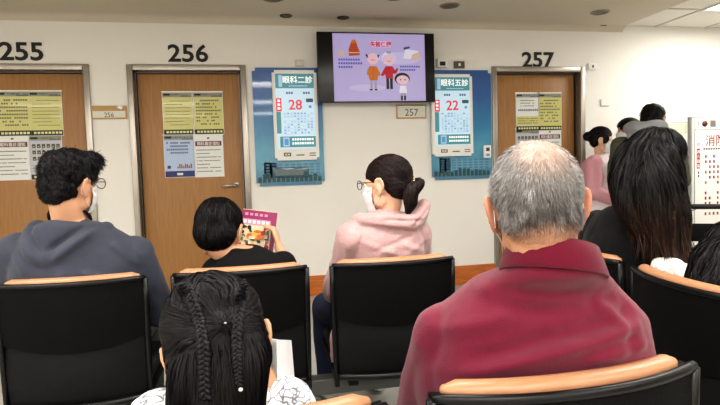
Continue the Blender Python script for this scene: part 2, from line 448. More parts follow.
def notice(kind, x, ztop, y, lab, w=.205, h=.285, seed=1):
    mb = MB(); Y = -.0016
    base = {'yellow': M_yel, 'blue': M_blue, 'white': M_wsh, 'grey': M_gsh, 'half': M_wsh}[kind]
    mb.box((0, -.001, -h), (w, 0, 0), M_wsh)
    q = lambda a, b, c, d, m, yy=Y: mb.quad([(a, yy, c), (b, yy, c), (b, yy, d), (a, yy, d)], m)
    r = random.Random(seed)
    if kind == 'white':
        q(.004, w-.004, -h+.004, -.004, base)
        q(.012, w-.012, -.075, -.043, M_maroon, Y-.0004)
        mb.text('眼科看診須知', (w/2, Y-.0008, -.069), .0262, M_wsh, align='c', bold=.012)
        q(w/2-.008, w/2+.008, -.028, -.018, M_ink, Y-.0004)
        for k in range(7):
            z = -.105-.024*k
            for a in range(1 if k % 2 else 2): dashes(mb, .018, w*(.92 if (k+seed) % 3 else .55), z-.008*a*.0, .006, M_ink, seed+k, Y-.0004, .007, .95)
    else:
        q(.003, w-.003, -h+.003, -.003, base)
        q(.003, w-.003, -.034, -.006, mat('header_band', (148, 150, 138), .5), Y-.0004)
        q(.010, .055, -.024, -.012, M_black, Y-.0006)
        dashes(mb, .06, w*.6, -.022, .007, M_ink, seed, Y-.0006, .007)
        for k in range(7):
            xx = w*.62+k*.0105; q(xx, xx+.008, -.034, -.034+.008+.012*r.random(), M_city, Y-.0007)
        if kind == 'blue':
            q(.003, w-.003, -h+.003, -h+.043, M_navy, Y-.0004); q(w/2-.02, w/2+.02, -h+.015, -h+.03, M_wsh, Y-.0007)
            for k in range(4): dashes(mb, .02 if k % 2 == 0 else .045, w*(.9-.1*(k % 2)), -.06-.022*k, .011, mat('blue_ink', (64, 74, 130), .6), seed+k, Y-.0004, .0135, .95)
            q(.02, .042, -.225, -.205, M_navy, Y-.0005)
            for k in range(8): xx = .085+.013*k; q(xx, xx+.010, -.225, -.212+.018*abs(math.sin(k*1.1)), M_brn, Y-.0005)
        else:
            q(.003, w-.003, -h+.004, -h+.036, M_inkd, Y-.0004)
            dashes(mb, .02, w-.02, -h+.013, .014, M_yel2, seed+9, Y-.0007, .0225, 1.1)
            if kind == 'yellow':
                for k in range(8):
                    big = (seed % 2 == 0)
                    dashes(mb, .018+(.03 if k in (0, 7) else 0), w*(.93 if k not in (1, 6) else .7), -.062-.0225*k, .010 if big else .004, M_ink, seed*7+k, Y-.0004, .0145 if big else .006, .8 if big else 1)
            elif kind == 'half':
                for k in range(3): dashes(mb, .04, w*.8, -.06-.02*k, .006, M_ink, seed+k, Y-.0004, .008, .9)
                dashes(mb, .02, w*.92, -.135, .013, mat('violet_ink', (70, 60, 120), .6), seed+7, Y-.0004, .016, 1)
                q(.003, w-.003, -h+.04, -.175, M_yel, Y-.0003)
                for k in range(3): dashes(mb, .02, w*.92, -.195-.017*k, .006, M_ink, seed+k+20, Y-.0006, .008, .95)
            else:
                for k in range(3): dashes(mb, .018, w*.9, -.08-.04*k, .024, M_ink, seed*3+k, Y-.0004, .030, 1.1)
    # clear sleeve rim
    mb.box((-.003, -.0008, -.001), (w+.003, .0004, .005), M_white)
    mb.v = [V((q.x*.258/.205, q.y, q.z*1.33)) for q in mb.v]
    o = mb.build('paper_notice', loc=(x, y, ztop)); tag(o, lab, 'notice', 'notices taped on the doors')
yl = WALL_Y+.073
def wx(px, py): 
    p = at_y(px, py, yl); return p.x, p.z
for kind, px, py, lab, sd, h in (
    ('yellow', -5, 91, 'yellow notice with dark footer, upper left sheet on the door numbered 255', 2, .285),
    ('yellow', 28, 91, 'yellow notice with small print, upper right sheet on the door numbered 255', 3, .285),
    ('white', -5, 135.5, 'white notice with maroon title band at the far left of the door numbered 255', 5, .285),
    ('grey', 28.5, 135.5, 'greyish notice with large characters behind the hoodie man\'s head', 6, .28),
    ('yellow', 161.5, 92, 'yellow notice with small print, upper left sheet on the door numbered 256', 3, .285),
    ('yellow', 192.5, 92, 'yellow notice with larger characters, upper right sheet on the door numbered 256', 4, .285),
    ('blue', 163, 135, 'pale blue notice with a navy footer on the door numbered 256', 8, .28),
    ('white', 193, 135, 'white notice with maroon title band on the door numbered 256', 5, .285),
    ('half', 515.5, 93, 'white and yellow notice, upper left sheet on the door numbered 257', 9, .285),
    ('yellow', 538, 93, 'yellow notice, upper right sheet on the door numbered 257', 4, .285),
    ('grey', 515.5, 129, 'greyish notice in the lower left on the door numbered 257', 12, .28),
    ('white', 538, 129, 'white notice in the lower right on the door numbered 257', 5, .28)):
    x, z = wx(px, py)
    notice(kind, x, z, yl, lab, seed=sd)

# ------------------------------------------------------------------ small room plates on the wall
M_gold = mat('gold_wood_frame', (186, 150, 96), .4, noise_amt=.1, noise_scale=30); M_plate = mat('plate_paper', (222, 220, 208), .6); M_tape = mat('clear_tape', (240, 240, 236), .2)
def plate(s, c0, c1, lab, two):
    a = at_y(*c0, WALL_Y); b = at_y(*c1, WALL_Y); w = b.x-a.x; h = a.z-b.z
    root = empty('room_plate', (a.x, WALL_Y, b.z)); tag(root, lab, 'sign', 'small room plates')
    mb = MB(); e = .012
    mb.box((0, -.014, 0), (w, 0, h), M_gold, .002); mb.build('plate_frame', root)
    mb = MB(); mb.box((e, -.0165, e), (w-e, -.0142, h*(.6 if two else .92)), M_plate); mb.text(s, (w/2, -.0172, h*(.14 if two else .2)), h*(.5 if two else .72), M_ink, align='c', xs=.95)
    mb.build('number_card', root)
    mb = MB()
    if two: mb.quad([(w*.72, -.0175, h*.86), (w*.86, -.0175, h*.70), (w*.9, -.0175, h*.9), (w*.8, -.0175, h*.99)], M_tape); mb.build('tape', root)
plate('256', (91, 106), (127.5, 119), 'gold-framed plate reading 256 on the wall between the two left doors', True)
plate('257', (396, 105), (426, 118.5), 'gold-framed plate reading 257 under the television', False)

# ------------------------------------------------------------------ blue information boards with digital displays
def grad_board_mat():
    m, nt, b = _new('blue_board'); tc = nt.nodes.new('ShaderNodeTexCoord'); sp = nt.nodes.new('ShaderNodeSeparateXYZ')
    nt.links.new(tc.outputs['Object'], sp.inputs[0]); cr = nt.nodes.new('ShaderNodeValToRGB')
    e = cr.color_ramp.elements; e[0].position = 0; e[0].color = lin((72, 124, 156)); e[1].position = 1; e[1].color = lin((40, 90, 156))
    for p, c in ((.25, (92, 164, 192)), (.5, (52, 134, 178)), (.8, (36, 96, 164))): q = e.new(p); q.color = lin(c)
    n = nt.nodes.new('ShaderNodeTexNoise'); n.inputs['Scale'].default_value = 5; n.inputs['Detail'].default_value = 4
    nt.links.new(tc.outputs['Object'], n.inputs['Vector'])
    ad = nt.nodes.new('ShaderNodeMath'); ad.operation = 'MULTIPLY_ADD'; ad.inputs[1].default_value = .25
    nt.links.new(n.outputs['Fac'], ad.inputs[0]); nt.links.new(sp.outputs['Z'], ad.inputs[2])
    s2 = nt.nodes.new('ShaderNodeMath'); s2.operation = 'SUBTRACT'; s2.inputs[1].default_value = .125; nt.links.new(ad.outputs[0], s2.inputs[0])
    nt.links.new(s2.outputs[0], cr.inputs[0]); nt.links.new(cr.outputs[0], b.inputs['Base Color'])
    b.inputs['Roughness'].default_value = .3; b.inputs['Coat Weight'].default_value = .6; b.inputs['Coat Roughness'].default_value = .04
    return m
M_board = grad_board_mat(); M_bedge = mat('board_edge', (38, 64, 110), .4)
M_bld = mat('printed_building', (104, 160, 186), .4, coat=.4); M_bldw = mat('printed_windows', (72, 124, 156), .4, coat=.4); M_tree = mat('printed_trees', (44, 82, 84), .4, noise_amt=.4, noise_scale=30)
def E(name, c, k=.75): return mat(name, c, .3, emit=k*.55)
S_bg = E('screen_pale', (188, 214, 232), .6); S_teal = E('screen_teal', (70, 136, 146), .5); S_red = E('screen_red', (206, 40, 66)); S_white = E('screen_white', (240, 246, 250), .7)
S_line = E('screen_line', (120, 156, 190), .5); S_row = E('screen_row', (158, 190, 218), .55); S_ink = E('screen_ink', (60, 92, 130), .4); S_blue = E('screen_blue', (82, 140, 196), .55); S_dk = E('screen_dark', (40, 88, 100), .3)
def board(c, disp, title, num, lab, dlab, plate_box, intercom=None, seed=1):
    a = at_y(*c[0], WALL_Y-.02); b = at_y(*c[1], WALL_Y-.02); w = b.x-a.x; h = a.z-b.z
    root = empty('information_board', (a.x, WALL_Y, b.z)); tag(root, lab, 'board', 'blue information boards')
    mb = MB(); r = .03
    bm = bmesh.new(); bmesh.ops.create_cube(bm, size=1)
    for v in bm.verts: v.co = V((w/2+v.co.x*w, -.01+v.co.y*.02, h/2+v.co.z*h))
    bmesh.ops.bevel(bm, geom=[e for e in bm.edges if abs(e.verts[0].co.y-e.verts[1].co.y) > .01], offset=r, segments=5, affect='EDGES')
    mb.bm(bm, M_board)
    rd = random.Random(seed); Y = -.0212
    q = lambda x0, x1, z0, z1, m, y=Y: mb.quad([(x0*w, y, z0*h), (x1*w, y, z0*h), (x1*w, y, z1*h), (x0*w, y, z1*h)], m)
    mb.quad([(.12*w, Y, .06*h), (.97*w, Y, .10*h), (.97*w, Y, .17*h), (.12*w, Y, .20*h)], M_bld)
    mb.quad([(.12*w, Y, .06*h), (.30*w, Y, .06*h), (.30*w, Y, .25*h), (.12*w, Y, .205*h)], M_bld)
    for k in range(5):
        for j in range(9):
            x0 = .14+.092*j; q(x0, x0+.06, .075+.024*k, .087+.024*k, M_bldw, Y-.0005)
    for k in range(14):
        x0 = .03+.067*k; hh = .02+.035*rd.random(); q(x0, x0+.05, .03, .05+hh, M_tree, Y-.001)
    mb.build('board_panel', root)
    if plate_box:
        p0 = at_y(*plate_box[0], WALL_Y-.02); p1 = at_y(*plate_box[1], WALL_Y-.02)
        mb = MB(); X0, X1, Z0, Z1 = p0.x-a.x, p1.x-a.x, p1.z-b.z, p0.z-b.z
        mb.box((X0, -.03, Z0), (X1, -.02, Z1), mat('smoked_plate', (70, 96, 108), .2, coat=.5), .004); mb.box((X0+.02, -.0315, Z0+.02), (X1-.05, -.0299, Z1-.02), mat('plate_pattern', (104, 120, 124), .4, noise_amt=.5, noise_scale=60))
        mb.build('card_holder', root)
    # the display is a device of its own mounted on the board
    d0 = at_y(*disp[0], WALL_Y-.06); d1 = at_y(*disp[1], WALL_Y-.06); w = d1.x-d0.x; h = d0.z-d1.z
    dr = empty('queue_display', (d0.x, WALL_Y-.0215, d1.z)); tag(dr, dlab, 'display', 'queue number displays')
    mb = MB(); bm = bmesh.new(); bmesh.ops.create_cube(bm, size=1)
    for v in bm.verts: v.co = V((w/2+v.co.x*w, -.02+v.co.y*.04, h/2+v.co.z*h))
    bmesh.ops.bevel(bm, geom=[e for e in bm.edges if abs(e.verts[0].co.y-e.verts[1].co.y) > .01], offset=.022, segments=5, affect='EDGES')
    mb.bm(bm, M_white)
    Y = -.0405; q = lambda x0, x1, z0, z1, m, y=Y: mb.quad([(x0*w, y, z0*h), (x1*w, y, z0*h), (x1*w, y, z1*h), (x0*w, y, z1*h)], m)
    for i in range(5):
        for j in range(5):
            if rd.random() < .6 or i in (0, 4) or j in (0, 4): pass
    q(.2, .36, .045, .085, M_ink); q(.23, .33, .055, .075, M_white, Y-.0006); q(.26, .30, .06, .07, M_black, Y-.001)
    q(.48, .66, .05, .062, M_ink); q(.78, .92, .045, .055, M_ink); q(.78, .92, .07, .08, M_ink)
    mb.build('display_case', dr)
    mb = MB()
    q = lambda x0, x1, z0, z1, m, y=Y: mb.quad([(x0*w, y, z0*h), (x1*w, y, z0*h), (x1*w, y, z1*h), (x0*w, y, z1*h)], m)
    q(.07, .93, .13, .96, S_bg)
    q(.07, .93, .80, .96, S_teal, Y-.0005); q(.14, .22, .815, .945, S_row, Y-.0007)
    mb.text(title, (.57*w, Y-.001, 0.862*h), .17*w, S_white, align='c', bold=.02); q(.36, .78, .82, .83, S_row, Y-.001)
    q(.07, .17, .30, .54, S_teal, Y-.0004)
    q(.07, .19, .545, .69, S_red, Y-.0006)
    for k in range(3): q(.10, .16, .565+.042*k, .59+.042*k, S_white, Y-.001)
    for x0 in (.30, .68):
        for k in range(3): q(x0+.055*k, x0+.055*k+.04, .735, .76, S_ink, Y-.0006)
    mb.text(num, (.50*w, Y-.0008, .565*h), .31*w, S_red, align='c', bold=.015)
    q(.74, .9, .645, .685, S_dk, Y-.0006); q(.8, .86, .58, .61, S_blue, Y-.0006)
    for k in range(8):
        q(.20, .92, .29+.031*k, .292+.031*k, S_line, Y-.0006)
        for j in range(9):
            if rd.random() < .75: q(.23+.075*j, .23+.075*j+.05, .298+.031*k, .312+.031*k, S_row if rd.random() < .5 else S_line, Y-.0007)
    q(.13, .93, .145, .265, S_teal, Y-.0006); q(.20, .34, .155, .255, S_row, Y-.001); q(.225, .315, .17, .24, S_blue, Y-.0014)
    for z0 in (.22, .175):
        for j in range(9): q(.40+.055*j, .40+.055*j+.04, z0, z0+.025, S_white, Y-.001)
    mb.build('screen', dr)
    if intercom:
        i0 = at_y(*intercom[0], WALL_Y-.03); i1 = at_y(*intercom[1], WALL_Y-.03)
        mb = MB(); mb.box((0, -.03, 0), (i1.x-i0.x, 0, i0.z-i1.z), M_white, .005); ww = i1.x-i0.x; hh = i0.z-i1.z
        mb.box((ww*.3, -.033, hh*.55), (ww*.75, -.0295, hh*.82), M_steeldk); mb.box((ww*.3, -.033, hh*.15), (ww*.75, -.0295, hh*.35), mat('grey_button', (120, 150, 190), .4))
        o = mb.build('wall_intercom', loc=(i0.x, WALL_Y-.0215, i1.z)); tag(o, 'small white intercom box on the right edge of the right blue board', 'intercom')
board(((251.5, 67.5), (325, 184)), ((271.5, 70), (319.5, 159.5)), '眼科二診', '28', 'blue information board with building print, left of the television', 'white queue display showing 28 on the left blue board', ((273, 168), (309, 177)))
board(((430, 70), (492.5, 178)), ((431, 74), (473.5, 155.5)), '眼科五診', '22', 'blue information board with building print, between television and right door', 'white queue display showing 22 on the right blue board', None, ((483, 145.5), (490.5, 158)), 4)

# ------------------------------------------------------------------ television
def television():
    y = 4.86; a = at_y(316.5, 31.5, y); b = at_y(435.5, 103.5, y); w = b.x-a.x; h = .625
    z0 = (a.z+at_y(319, 102.5, y).z)/2-h/2
    root = empty('television', (a.x, y, z0)); tag(root, 'black wall-mounted television showing a lilac health cartoon slide', 'television')
    mb = MB(); mb.box((0, 0, 0), (w, .05, h), mat('tv_black', (8, 8, 9), .25), .006); mb.build('casing', root)
    mb = MB(); mb.box((w/2-.2, .05, h/2-.15), (w/2+.2, .09, h/2+.15), M_steeldk); mb.box((w/2-.08, .09, h/2-.08), (w/2+.08, .14, h/2+.08), M_steeldk); mb.build('wall_bracket', root)
    Y = -.001; T = lambda n, c, k=.95: mat('tv_'+n, tuple(x*.55 for x in c), .3, emit=k*2.0, spec=.3)
    lil, red, org, blu, wht, skin, dk, pnk, gry = T('lilac', (188, 172, 218)), T('red', (188, 24, 40)), T('orange', (206, 112, 40)), T('blue', (88, 84, 178)), T('white', (232, 226, 240)), T('skin', (236, 196, 204)), T('dark', (50, 40, 60), .3), T('pink', (238, 190, 222)), T('grey', (168, 158, 184))
    brown = T('brown', (186, 76, 32)); cream = T('cream', (214, 184, 168)); lt = T('light_lilac', (204, 192, 228))
    mb = MB(); x0, x1 = .128*w, .915*w; W = x1-x0; H = h*.965; zb = h*.015
    def P(u, v, k=0): return V((x0+u*W, Y-.0006*k, zb+(1-v)*H))
    def R(u0, v0, u1, v1, m, k=1): mb.quad([P(u0, v1, k), P(u1, v1, k), P(u1, v0, k), P(u0, v0, k)], m)
    def Eo(u, v, ru, rv, m, k=1, n=20): mb.ngon([P(u+ru*math.cos(2*PI*i/n), v-rv*math.sin(2*PI*i/n), k) for i in range(n)], m)
    def Pg(pts, m, k=1): mb.ngon([P(u, v, k) for u, v in pts], m)
    R(0, 0, 1, 1, lil, 0); R(.02, .02, .98, .98, T('lilac2', (190, 176, 222)), 1)
    Eo(.36, .8, .2, .05, lt, 2); Eo(.72, .36, .24, .09, lt, 2)
    R(.40, .11, .625, .20, pnk, 2); mb.text('失智保健', P(.515, .185, 3), .055*W*1.05, red, align='c', bold=.02)
    # seated figure shapes at the upper left
    Pg([(.17, .22), (.20, .12), (.25, .12), (.265, .20), (.285, .26), (.285, .32), (.17, .33), (.165, .28)], brown, 2); Eo(.225, .12, .025, .03, org, 3); R(.165, .275, .285, .29, cream, 3)
    Eo(.09, .29, .035, .045, cream, 2)
    for k, (a1, n) in enumerate(((.37, 9), (.425, 10), (.48, 6))):
        for j in range(n): R(.055+.026*j, a1, .055+.026*j+.019, a1+.028, blu, 2)
    for k, (a1, n) in enumerate(((.47, 9), (.52, 7))):
        for j in range(n): R(.72+.025*j, a1, .72+.025*j+.018, a1+.026, blu, 3)
    # grandfather
    Eo(.425, .37, .062, .085, skin, 3); Pg([(.345, .31), (.365, .30), (.375, .36), (.36, .35)], dk, 4); Pg([(.475, .31), (.495, .31), (.485, .36), (.478, .35)], dk, 4)
    Eo(.40, .36, .014, .016, pnk, 5); Eo(.445, .36, .014, .016, pnk, 5); R(.40, .385, .45, .392, red, 5)
    Pg([(.385, .48), (.46, .48), (.50, .58), (.50, .62), (.475, .62), (.47, .69), (.385, .69), (.375, .62), (.355, .60), (.365, .53)], org, 3); R(.423, .48, .428, .69, brown, 4)
    R(.39, .69, .415, .83, gry, 3); R(.435, .69, .46, .83, gry, 3); R(.38, .82, .415, .84, dk, 4); R(.435, .82, .465, .84, dk, 4)
    # grandmother
    Eo(.60, .36, .078, .10, wht, 2); Eo(.60, .38, .055, .075, skin, 3); Eo(.60, .27, .03, .02, gry, 3); R(.58, .40, .62, .407, red, 5)
    Pg([(.56, .48), (.635, .48), (.665, .54), (.685, .50), (.70, .52), (.675, .59), (.64, .59), (.64, .66), (.56, .66), (.555, .60), (.52, .63), (.505, .61)], red, 3)
    R(.565, .66, .595, .82, dk, 3); R(.605, .66, .635, .82, dk, 3)
    # child
    Eo(.74, .665, .085, .09, dk, 3); Eo(.745, .685, .07, .07, skin, 4); Eo(.72, .68, .008, .01, dk, 5); Eo(.77, .68, .008, .01, dk, 5)
    Pg([(.715, .77), (.78, .77), (.79, .86), (.785, .89), (.71, .89), (.705, .86)], wht, 4); R(.715, .88, .78, .92, gry, 5); R(.72, .92, .742, .99, dk, 4); R(.755, .92, .777, .99, dk, 4)
    # hand and sheet at upper right
    Pg([(.76, .20), (.83, .18), (.835, .205), (.77, .235)], T('slate', (92, 96, 140), .4), 4); Pg([(.78, .22), (.93, .25), (.93, .38), (.76, .36)], wht, 3); Pg([(.86, .30), (.94, .26), (.95, .39), (.84, .38)], cream, 4)
    mb.build('screen', root)
television()
# ------------------------------------------------------------------ little things on the wall
def wallbox(name, c0, c1, m, lab, cat, d=.02, y=WALL_Y, ins=None, dark=None):
    a = at_y(*c0, y); b = at_y(*c1, y); w = abs(b.x-a.x); h = abs(a.z-b.z)
    mb = MB(); mb.box((0, -d, 0), (w, 0, h), m, .003)
    if ins: mb.box((w*ins[0], -d-.002, h*ins[1]), (w*ins[2], -d+.001, h*ins[3]), dark)
    o = mb.build(name, loc=(a.x, y, b.z)); tag(o, lab, cat); return o
wallbox('wall_socket', (587.5, 63.5), (596, 70), M_white, 'small white socket plate right of the number 257', 'socket', ins=(.4, .3, .6, .7), dark=M_ink)
wallbox('switch_plate', (600, 99.5), (608.5, 106), mat('plate_grey', (216, 212, 206), .5), 'blank pale plate on the wall above the nurse', 'plate', .014, ins=(.08, .1, .92, .9), dark=M_white)
wallbox('junction_box', (295, 60), (304, 66.5), mat('box_cream', (212, 208, 196), .5), 'cream junction box left of the television above the left blue board', 'box', .02, ins=(.3, .3, .5, .7), dark=M_plate)
wallbox('wall_camera', (436, 59), (446, 68), M_white, 'white and black device just right of the television', 'device', .05, ins=(.2, .15, .75, .6), dark=M_black)
wallbox('wall_outlet', (453.5, 61.5), (464, 68.5), mat('outlet_brown', (92, 84, 74), .4), 'small dark outlet above the right blue board', 'outlet', .02, ins=(.4, .3, .6, .7), dark=M_white)
wallbox('wall_hook', (602, 130), (604, 135), M_white, 'tiny white hook on wall beside nurse', 'hook') if False else None

# ------------------------------------------------------------------ fire hydrant cabinet and pinned sheets
def hydrant():
    a = at_y(693, 118, WALL_Y-.06); z1 = a.z; x0 = a.x; z0 = .18; w = .75
    root = empty('fire_hydrant_cabinet', (x0, WALL_Y, z0)); tag(root, 'white fire hydrant cabinet with red lettering at the right edge of the wall', 'cabinet')
    H = z1-z0; mb = MB(); mc = mat('cabinet_white', (238, 236, 232), .4); ms = mat('cabinet_seam', (150, 150, 150), .5)
    mb.box((0, -.06, 0), (w, 0, H), mc, .006); mb.box((-.012, -.045, -.01), (0, 0, H+.012), ms); mb.box((-.012, -.045, H), (w, 0, H+.012), ms); mb.box((.016, -.0635, .014), (w-.016, -.0605, H-.01), ms); mb.build('cabinet_body', root)
    k = H-.13
    mb = MB(); mb.box((.022, -.068, k+.008), (w-.022, -.06, H-.015), mc, .002)
    mb.box((.05, -.07, k+.05), (.062, -.068, k+.1), ms); mb.build('alarm_panel', root)
    mb = MB(); bm = bmesh.new(); bmesh.ops.create_uvsphere(bm, u_segments=20, v_segments=12, radius=.032)
    for v in bm.verts: v.co.y *= .6
    mb.bm(bm, mat('lamp_red', (92, 20, 26), .25, coat=.5), True, Matrix.Translation((.135, -.07, k+.068))); mb.build('alarm_lamp', root)
    mb = MB(); mb.box((.20, -.073, k+.035), (.27, -.067, k+.105), M_steel, .003); mb.build('call_button', root)
    mb = MB(); mb.box((.022, -.068, .02), (w-.022, -.06, k), mc, .002)
    mt = mat('red_lettering', (140, 42, 38), .5); mr = mat('red_sticker', (176, 26, 36), .4); Y = -.0688
    mb.text('消防栓', (.145, Y, k-.155), .125, mt, bold=.012)
    for j in range(9): mb.quad([(.12+.03*j, Y, k-.205), (.142+.03*j, Y, k-.205), (.142+.03*j, Y, k-.187), (.12+.03*j, Y, k-.187)], M_ink)
    mb.quad([(.040, Y, k-.40), (.082, Y, k-.40), (.082, Y, k-.19), (.040, Y, k-.19)], mr)
    for j, ch in enumerate('滅火器箱'): mb.text(ch, (.061, Y-.0008, k-.238-.05*j), .042, M_white, align='c', bold=.01)
    mb.text('給', (.061, Y, k-.165), .05, M_ink, align='c')
    for j in range(2): mb.quad([(.055, Y, k-.49+.035*j), (.072, Y, k-.49+.035*j), (.072, Y, k-.465+.035*j), (.055, Y, k-.465+.035*j)], M_ink)
    rd = random.Random(3)
    for i in range(5):
        for j in range(12):
            if rd.random() < .6: 
                X, Z = .14+.05*i, k-.29-.055*j; mb.quad([(X, Y, Z), (X+.022, Y, Z), (X+.022, Y, Z+.03), (X, Y, Z+.03)], M_brn if rd.random() < .5 else mt)
    mb.build('cabinet_door', root)
hydrant()
def sheet(c0, c1, lab, art):
    a = at_y(*c0, WALL_Y); b = at_y(*c1, WALL_Y); w = b.x-a.x; h = a.z-b.z; mb = MB()
    mb.box((0, -.002, 0), (w, 0, h), mat('pale_sheet', (226, 226, 220), .5))
    if art:
        mb.quad([(.01, -.003, h*.15), (w-.01, -.003, h*.15), (w-.01, -.003, h*.75), (.01, -.003, h*.75)], mat('pale_green_print', (206, 208, 186), .5, noise_amt=.18, noise_scale=25))
        mb.quad([(.01, -.003, h*.80), (w-.01, -.003, h*.80), (w-.01, -.003, h*.86), (.01, -.003, h*.86)], mat('tan_band', (188, 172, 140), .5))
    else:
        for k in range(5): dashes(mb, .03, w-.04, h*.85-.06*k, .008, mat('faint_ink', (184, 184, 182), .6), k+3, -.003, .012, .8)
    o = mb.build('wall_sheet', loc=(a.x, WALL_Y, b.z)); tag(o, lab, 'notice')
sheet((668, 120), (690, 136), 'pale printed sheet with a faint landscape left of the hydrant cabinet', True)
sheet((664, 138), (690, 158), 'pale sheet with faint lines below the landscape print, left of the hydrant cabinet', False)

# ------------------------------------------------------------------ ceiling fittings
M_dlr = mat('downlight_ring', (150, 142, 132), .35, .6); M_dli = mat('downlight_inner', (92, 86, 80), .3, .7)
def downlight(px, py, r, lab, dark=False):
    p = at_z(px, py, ZC); root = empty('recessed_downlight', (p.x, p.y, ZC)); tag(root, lab, 'ceiling light', 'recessed downlights')
    mb = MB(); n = 28; vs = []; fs = []
    prof = [(r, 0), (r, -.006), (r*.86, -.009), (r*.8, -.002)]
    for q in prof:
        for k in range(n): vs.append((q[0]*math.cos(2*PI*k/n), q[0]*math.sin(2*PI*k/n), q[1]))
    for i in range(len(prof)-1):
        for k in range(n): fs.append((i*n+k, i*n+(k+1) % n, (i+1)*n+(k+1) % n, (i+1)*n+k))
    mb.add(vs, fs, M_steeldk if dark else M_dlr, True); mb.build('trim_ring', root)
    mb = MB(); mb.add([(r*.82*math.cos(2*PI*k/n), r*.82*math.sin(2*PI*k/n), -.0025) for k in range(n)], [tuple(range(n-1, -1, -1))], M_dli)
    for a in range(3): 
        rr = r*(.6-.18*a); mb.add([(rr*math.cos(2*PI*k/n), rr*math.sin(2*PI*k/n), -.0035-.001*a) for k in range(n)], [tuple(range(n-1, -1, -1))], M_steeldk if a % 2 else M_dli)
    mb.build('reflector', root)
downlight(273, -1.5, .085, 'large round downlight at the top edge above the left blue board')
downlight(449.5, 5.5, .085, 'large round downlight above the right blue board')
downlight(600, 12, .085, 'large round downlight above the right door')
downlight(286, 15.5, .055, 'small dark round fitting near the wall, left of the television', True)
downlight(343, 17.3, .055, 'small dark round fitting near the wall above the television', True)
downlight(601, 26.2, .055, 'small dark round fitting near the wall, right of the number 257', True)
downlight(394.5, -2.5, .07, 'round downlight at top edge directly above the television')
M_lamp = mat('lamp_diffuser', (255, 250, 240), .5, emit=9)
def troffer(x, y, wx_, wy_, z, lab, m=None):
    root = empty('ceiling_light_panel', (x, y, z)); tag(root, lab, 'ceiling light', 'fluorescent ceiling panels')
    mb = MB(); e = .02
    for a, b in (((-wx_/2-e, -wy_/2-e), (wx_/2+e, -wy_/2)), ((-wx_/2-e, wy_/2), (wx_/2+e, wy_/2+e)), ((-wx_/2-e, -wy_/2), (-wx_/2, wy_/2)), ((wx_/2, -wy_/2), (wx_/2+e, wy_/2))):
        mb.box((a[0], a[1], -.012), (b[0], b[1], .005), M_white)
    mb.build('panel_frame', root)
    mb = MB(); mb.box((-wx_/2, -wy_/2, -.006), (wx_/2, wy_/2, .004), m or M_lamp); mb.build('diffuser', root)
troffer(4.43, 4.11, .57, .55, ZC+.008, 'bright square ceiling light panel in the top right corner')
LROWS = [(-1.6, 1.5), (.4, 1.5), (2.4, 1.5), (-1.6, -.6), (.4, -.6), (2.4, -.6), (-1.6, -2.6), (.4, -2.6), (2.4, -2.6), (-3.6, .4)]
for i, (x, y) in enumerate(LROWS):
    troffer(x, y, 1.2, .16, ZC-.001, 'slim fluorescent ceiling light panel behind the photographer')
def area(loc, sx, sy, power, col=(1, .965, .915)):
    l = bpy.data.lights.new('ceiling_and_fill_lamp', 'AREA'); l.shape = 'RECTANGLE'; l.size = sx; l.size_y = sy; l.energy = power; l.color = col
    o = bpy.data.objects.new('ceiling_and_fill_lamp', l); COL.objects.link(o); o.location = loc
    return o
for x in (-3.6, -1.6, .4, 2.4):  # leftmost lamps are added fill, brightening the left part of the wall
    for y in (1.5, -.6, -2.6): area((x, y, ZC-.03), 1.2, .5, 26)
for x, y in ((4.43, 4.11), (5.63, 4.11), (5.03, 2.3), (5.03, .4)): area((x, y, ZC-.02), .57, .55, 15, (1, .97, .93))
w = bpy.data.worlds.new('World'); scene.world = w; w.use_nodes = True
w.node_tree.nodes['Background'].inputs[0].default_value = (.9, .92, 1, 1); w.node_tree.nodes['Background'].inputs[1].default_value = .3
# ------------------------------------------------------------------ camera
cd = bpy.data.cameras.new('camera'); cam = bpy.data.objects.new('camera', cd); COL.objects.link(cam); scene.camera = cam
cx_, cu_ = R0*_c-U0*_s, R0*_s+U0*_c
m3 = Matrix((cx_, cu_, -FW)).transposed(); cam.matrix_world = Matrix.Translation((0, 0, CH)) @ m3.to_4x4()
cd.sensor_width = 36; cd.lens = F/720*36; cd.clip_start = .05
scene.view_settings.view_transform = 'Standard'; scene.view_settings.look = 'Medium High Contrast'; scene.view_settings.exposure = .12
